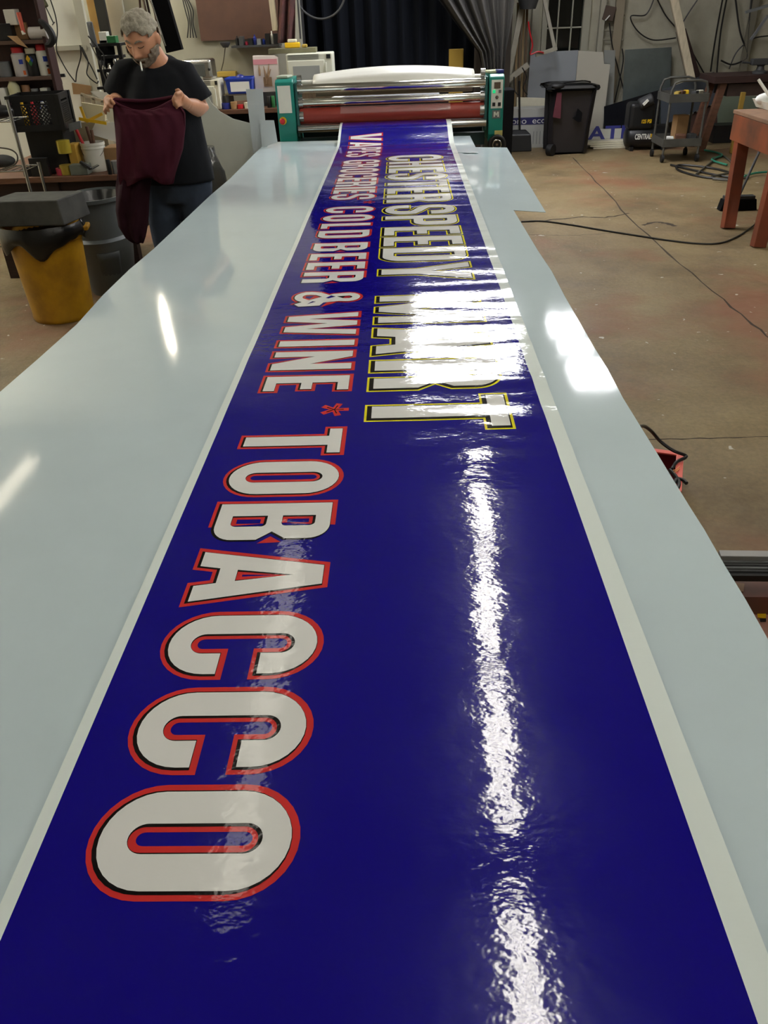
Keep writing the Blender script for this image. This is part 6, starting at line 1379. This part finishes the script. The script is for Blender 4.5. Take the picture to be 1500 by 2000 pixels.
# jeans
je = MB(); je.loft([ell(bxm+.01, PY, z, a, b) for z, a, b in ((.74, .18, .12), (.84, .205, .145), (.95, .20, .14))])
for sg in (-1, 1): je.tube([(bxm+.01+sg*.105, PY, .86), (bxm+sg*.115, PY-.01, .48), (bxm+sg*.12, PY+.01, .07)], .1, 20, [.118, .088, .080])
remesh(je, 'jeans', jean_m, .012, man, 5, lambda p: p+Vector((p.x-bxm, p.y-PY, 0)).normalized()*(.008*noise.noise(p*9)))
for sg in (-1, 1):
    q = MB(); c = Vector((bxm+sg*.12, PY-.03, 0)); q.loft([[c+Vector((.052*k*math.cos(a), .135*k2*math.sin(a)-.0, z)) for a in (2*PI*j/20 for j in range(20))] for k, k2, z in ((1, 1, .0), (1.05, 1.02, .02), (.98, .96, .05), (.7, .5, .09))]); q.build('shoe', M_('black_rubber'), man, smooth=True)
# cigarette
a = HM@(Vector((.006, -.090, -.058))*HS); b = a+Vector((.014, -.045, -.045))
q = MB(); q.cyl(a, b, .0045, n=10); cg = q.build('cigarette', M_('paper'), smooth=True); tag(cg, 'white cigarette hanging from the mouth of the bearded person', 'cigarette')

# sweatshirt: a draped tube of cloth, open at the top
HL = [(200, 221, 345, .035), (207, 221, 349, .055), (222, 222, 360, .075), (250, 225, 361, .085), (290, 228, 357, .085), (325, 230, 346, .08), (345, 233, 340, .075), (357, 235, 337, .05)]
def hood(u, v):
    t = v*(len(HL)-1); i = min(int(t), len(HL)-2); g = t-i; A = HL[i]; B = HL[i+1]
    py = A[0]*(1-g)+B[0]*g; xl = A[1]*(1-g)+B[1]*g; xr = A[2]*(1-g)+B[2]*g; d = A[3]*(1-g)+B[3]*g
    a = 2*PI*u; cx = math.cos(a); fr = -math.sin(a)          # fr > 0: towards the viewer
    s = (cx+1)/2
    sag = math.sin(PI*s)
    pyy = py
    if v < .3:
        k = 1-v/.3
        pyy += k*((22*sag-2) if fr > 0 else (-6+7*sag))*min(1, abs(fr)*3) + k*(-6*s)
    if v > .8: pyy += (v-.8)/.2*(8*math.sin(s*7+1)-6*s)
    px = (xl+xr)/2+(xr-xl)/2*cx
    p = ony(px, pyy, PY-.265)
    fold_ = .020*noise.noise(Vector((s*3.2+v*1.5, v*1.2, 1.7)))+.016*math.sin(s*13+v*6.5)*(.35+v)+.010*noise.noise(Vector((s*9-v*4, v*3, 3.1)))
    p.y += -(fr)*d*.8*(abs(fr)**.0 if 1 else 1) + (fold_ if fr > 0 else -fold_*.4)
    if fr < 0: p.y = min(p.y, PY-.20)
    return p
q = MB(); q.grid(hood, 120, 64)
hd = q.build('sweatshirt', hood_m, smooth=True, solid=.005); tag(hd, 'maroon hooded sweatshirt held open by the bearded person', 'sweatshirt')
def slv(u, v):
    L_ = [(335, 230, 296, .05), (370, 226, 292, .07), (410, 226, 290, .07), (440, 231, 288, .06), (462, 246, 284, .045), (474, 262, 280, .02)]
    t = v*(len(L_)-1); i = min(int(t), len(L_)-2); g = t-i; A = L_[i]; B = L_[i+1]
    py = A[0]*(1-g)+B[0]*g; xl = A[1]*(1-g)+B[1]*g; xr = A[2]*(1-g)+B[2]*g; d = A[3]*(1-g)+B[3]*g
    a = 2*PI*u; s = (math.cos(a)+1)/2; p = ony((xl+xr)/2+(xr-xl)/2*math.cos(a), py, PY-.22)
    p.y += math.sin(a)*d+.012*math.sin(s*14+v*4)*(1 if math.sin(a) < 0 else .3)+.012*noise.noise(Vector((s*5, v*5, 0)))
    return p
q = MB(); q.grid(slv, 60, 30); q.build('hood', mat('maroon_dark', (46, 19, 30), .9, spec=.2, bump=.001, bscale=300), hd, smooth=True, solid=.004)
# band along the open hem
pts = [hood((.5+.5*k/30), 0) for k in range(31)]
q = MB(); q.tube(pts, .009, 8); q.build('hem', hood_m, hd, smooth=True)
pts = [hood(.5*k/30, 0) for k in range(31)]
q = MB(); q.tube(pts, .010, 8); q.build('hem', hood_m, hd, smooth=True)
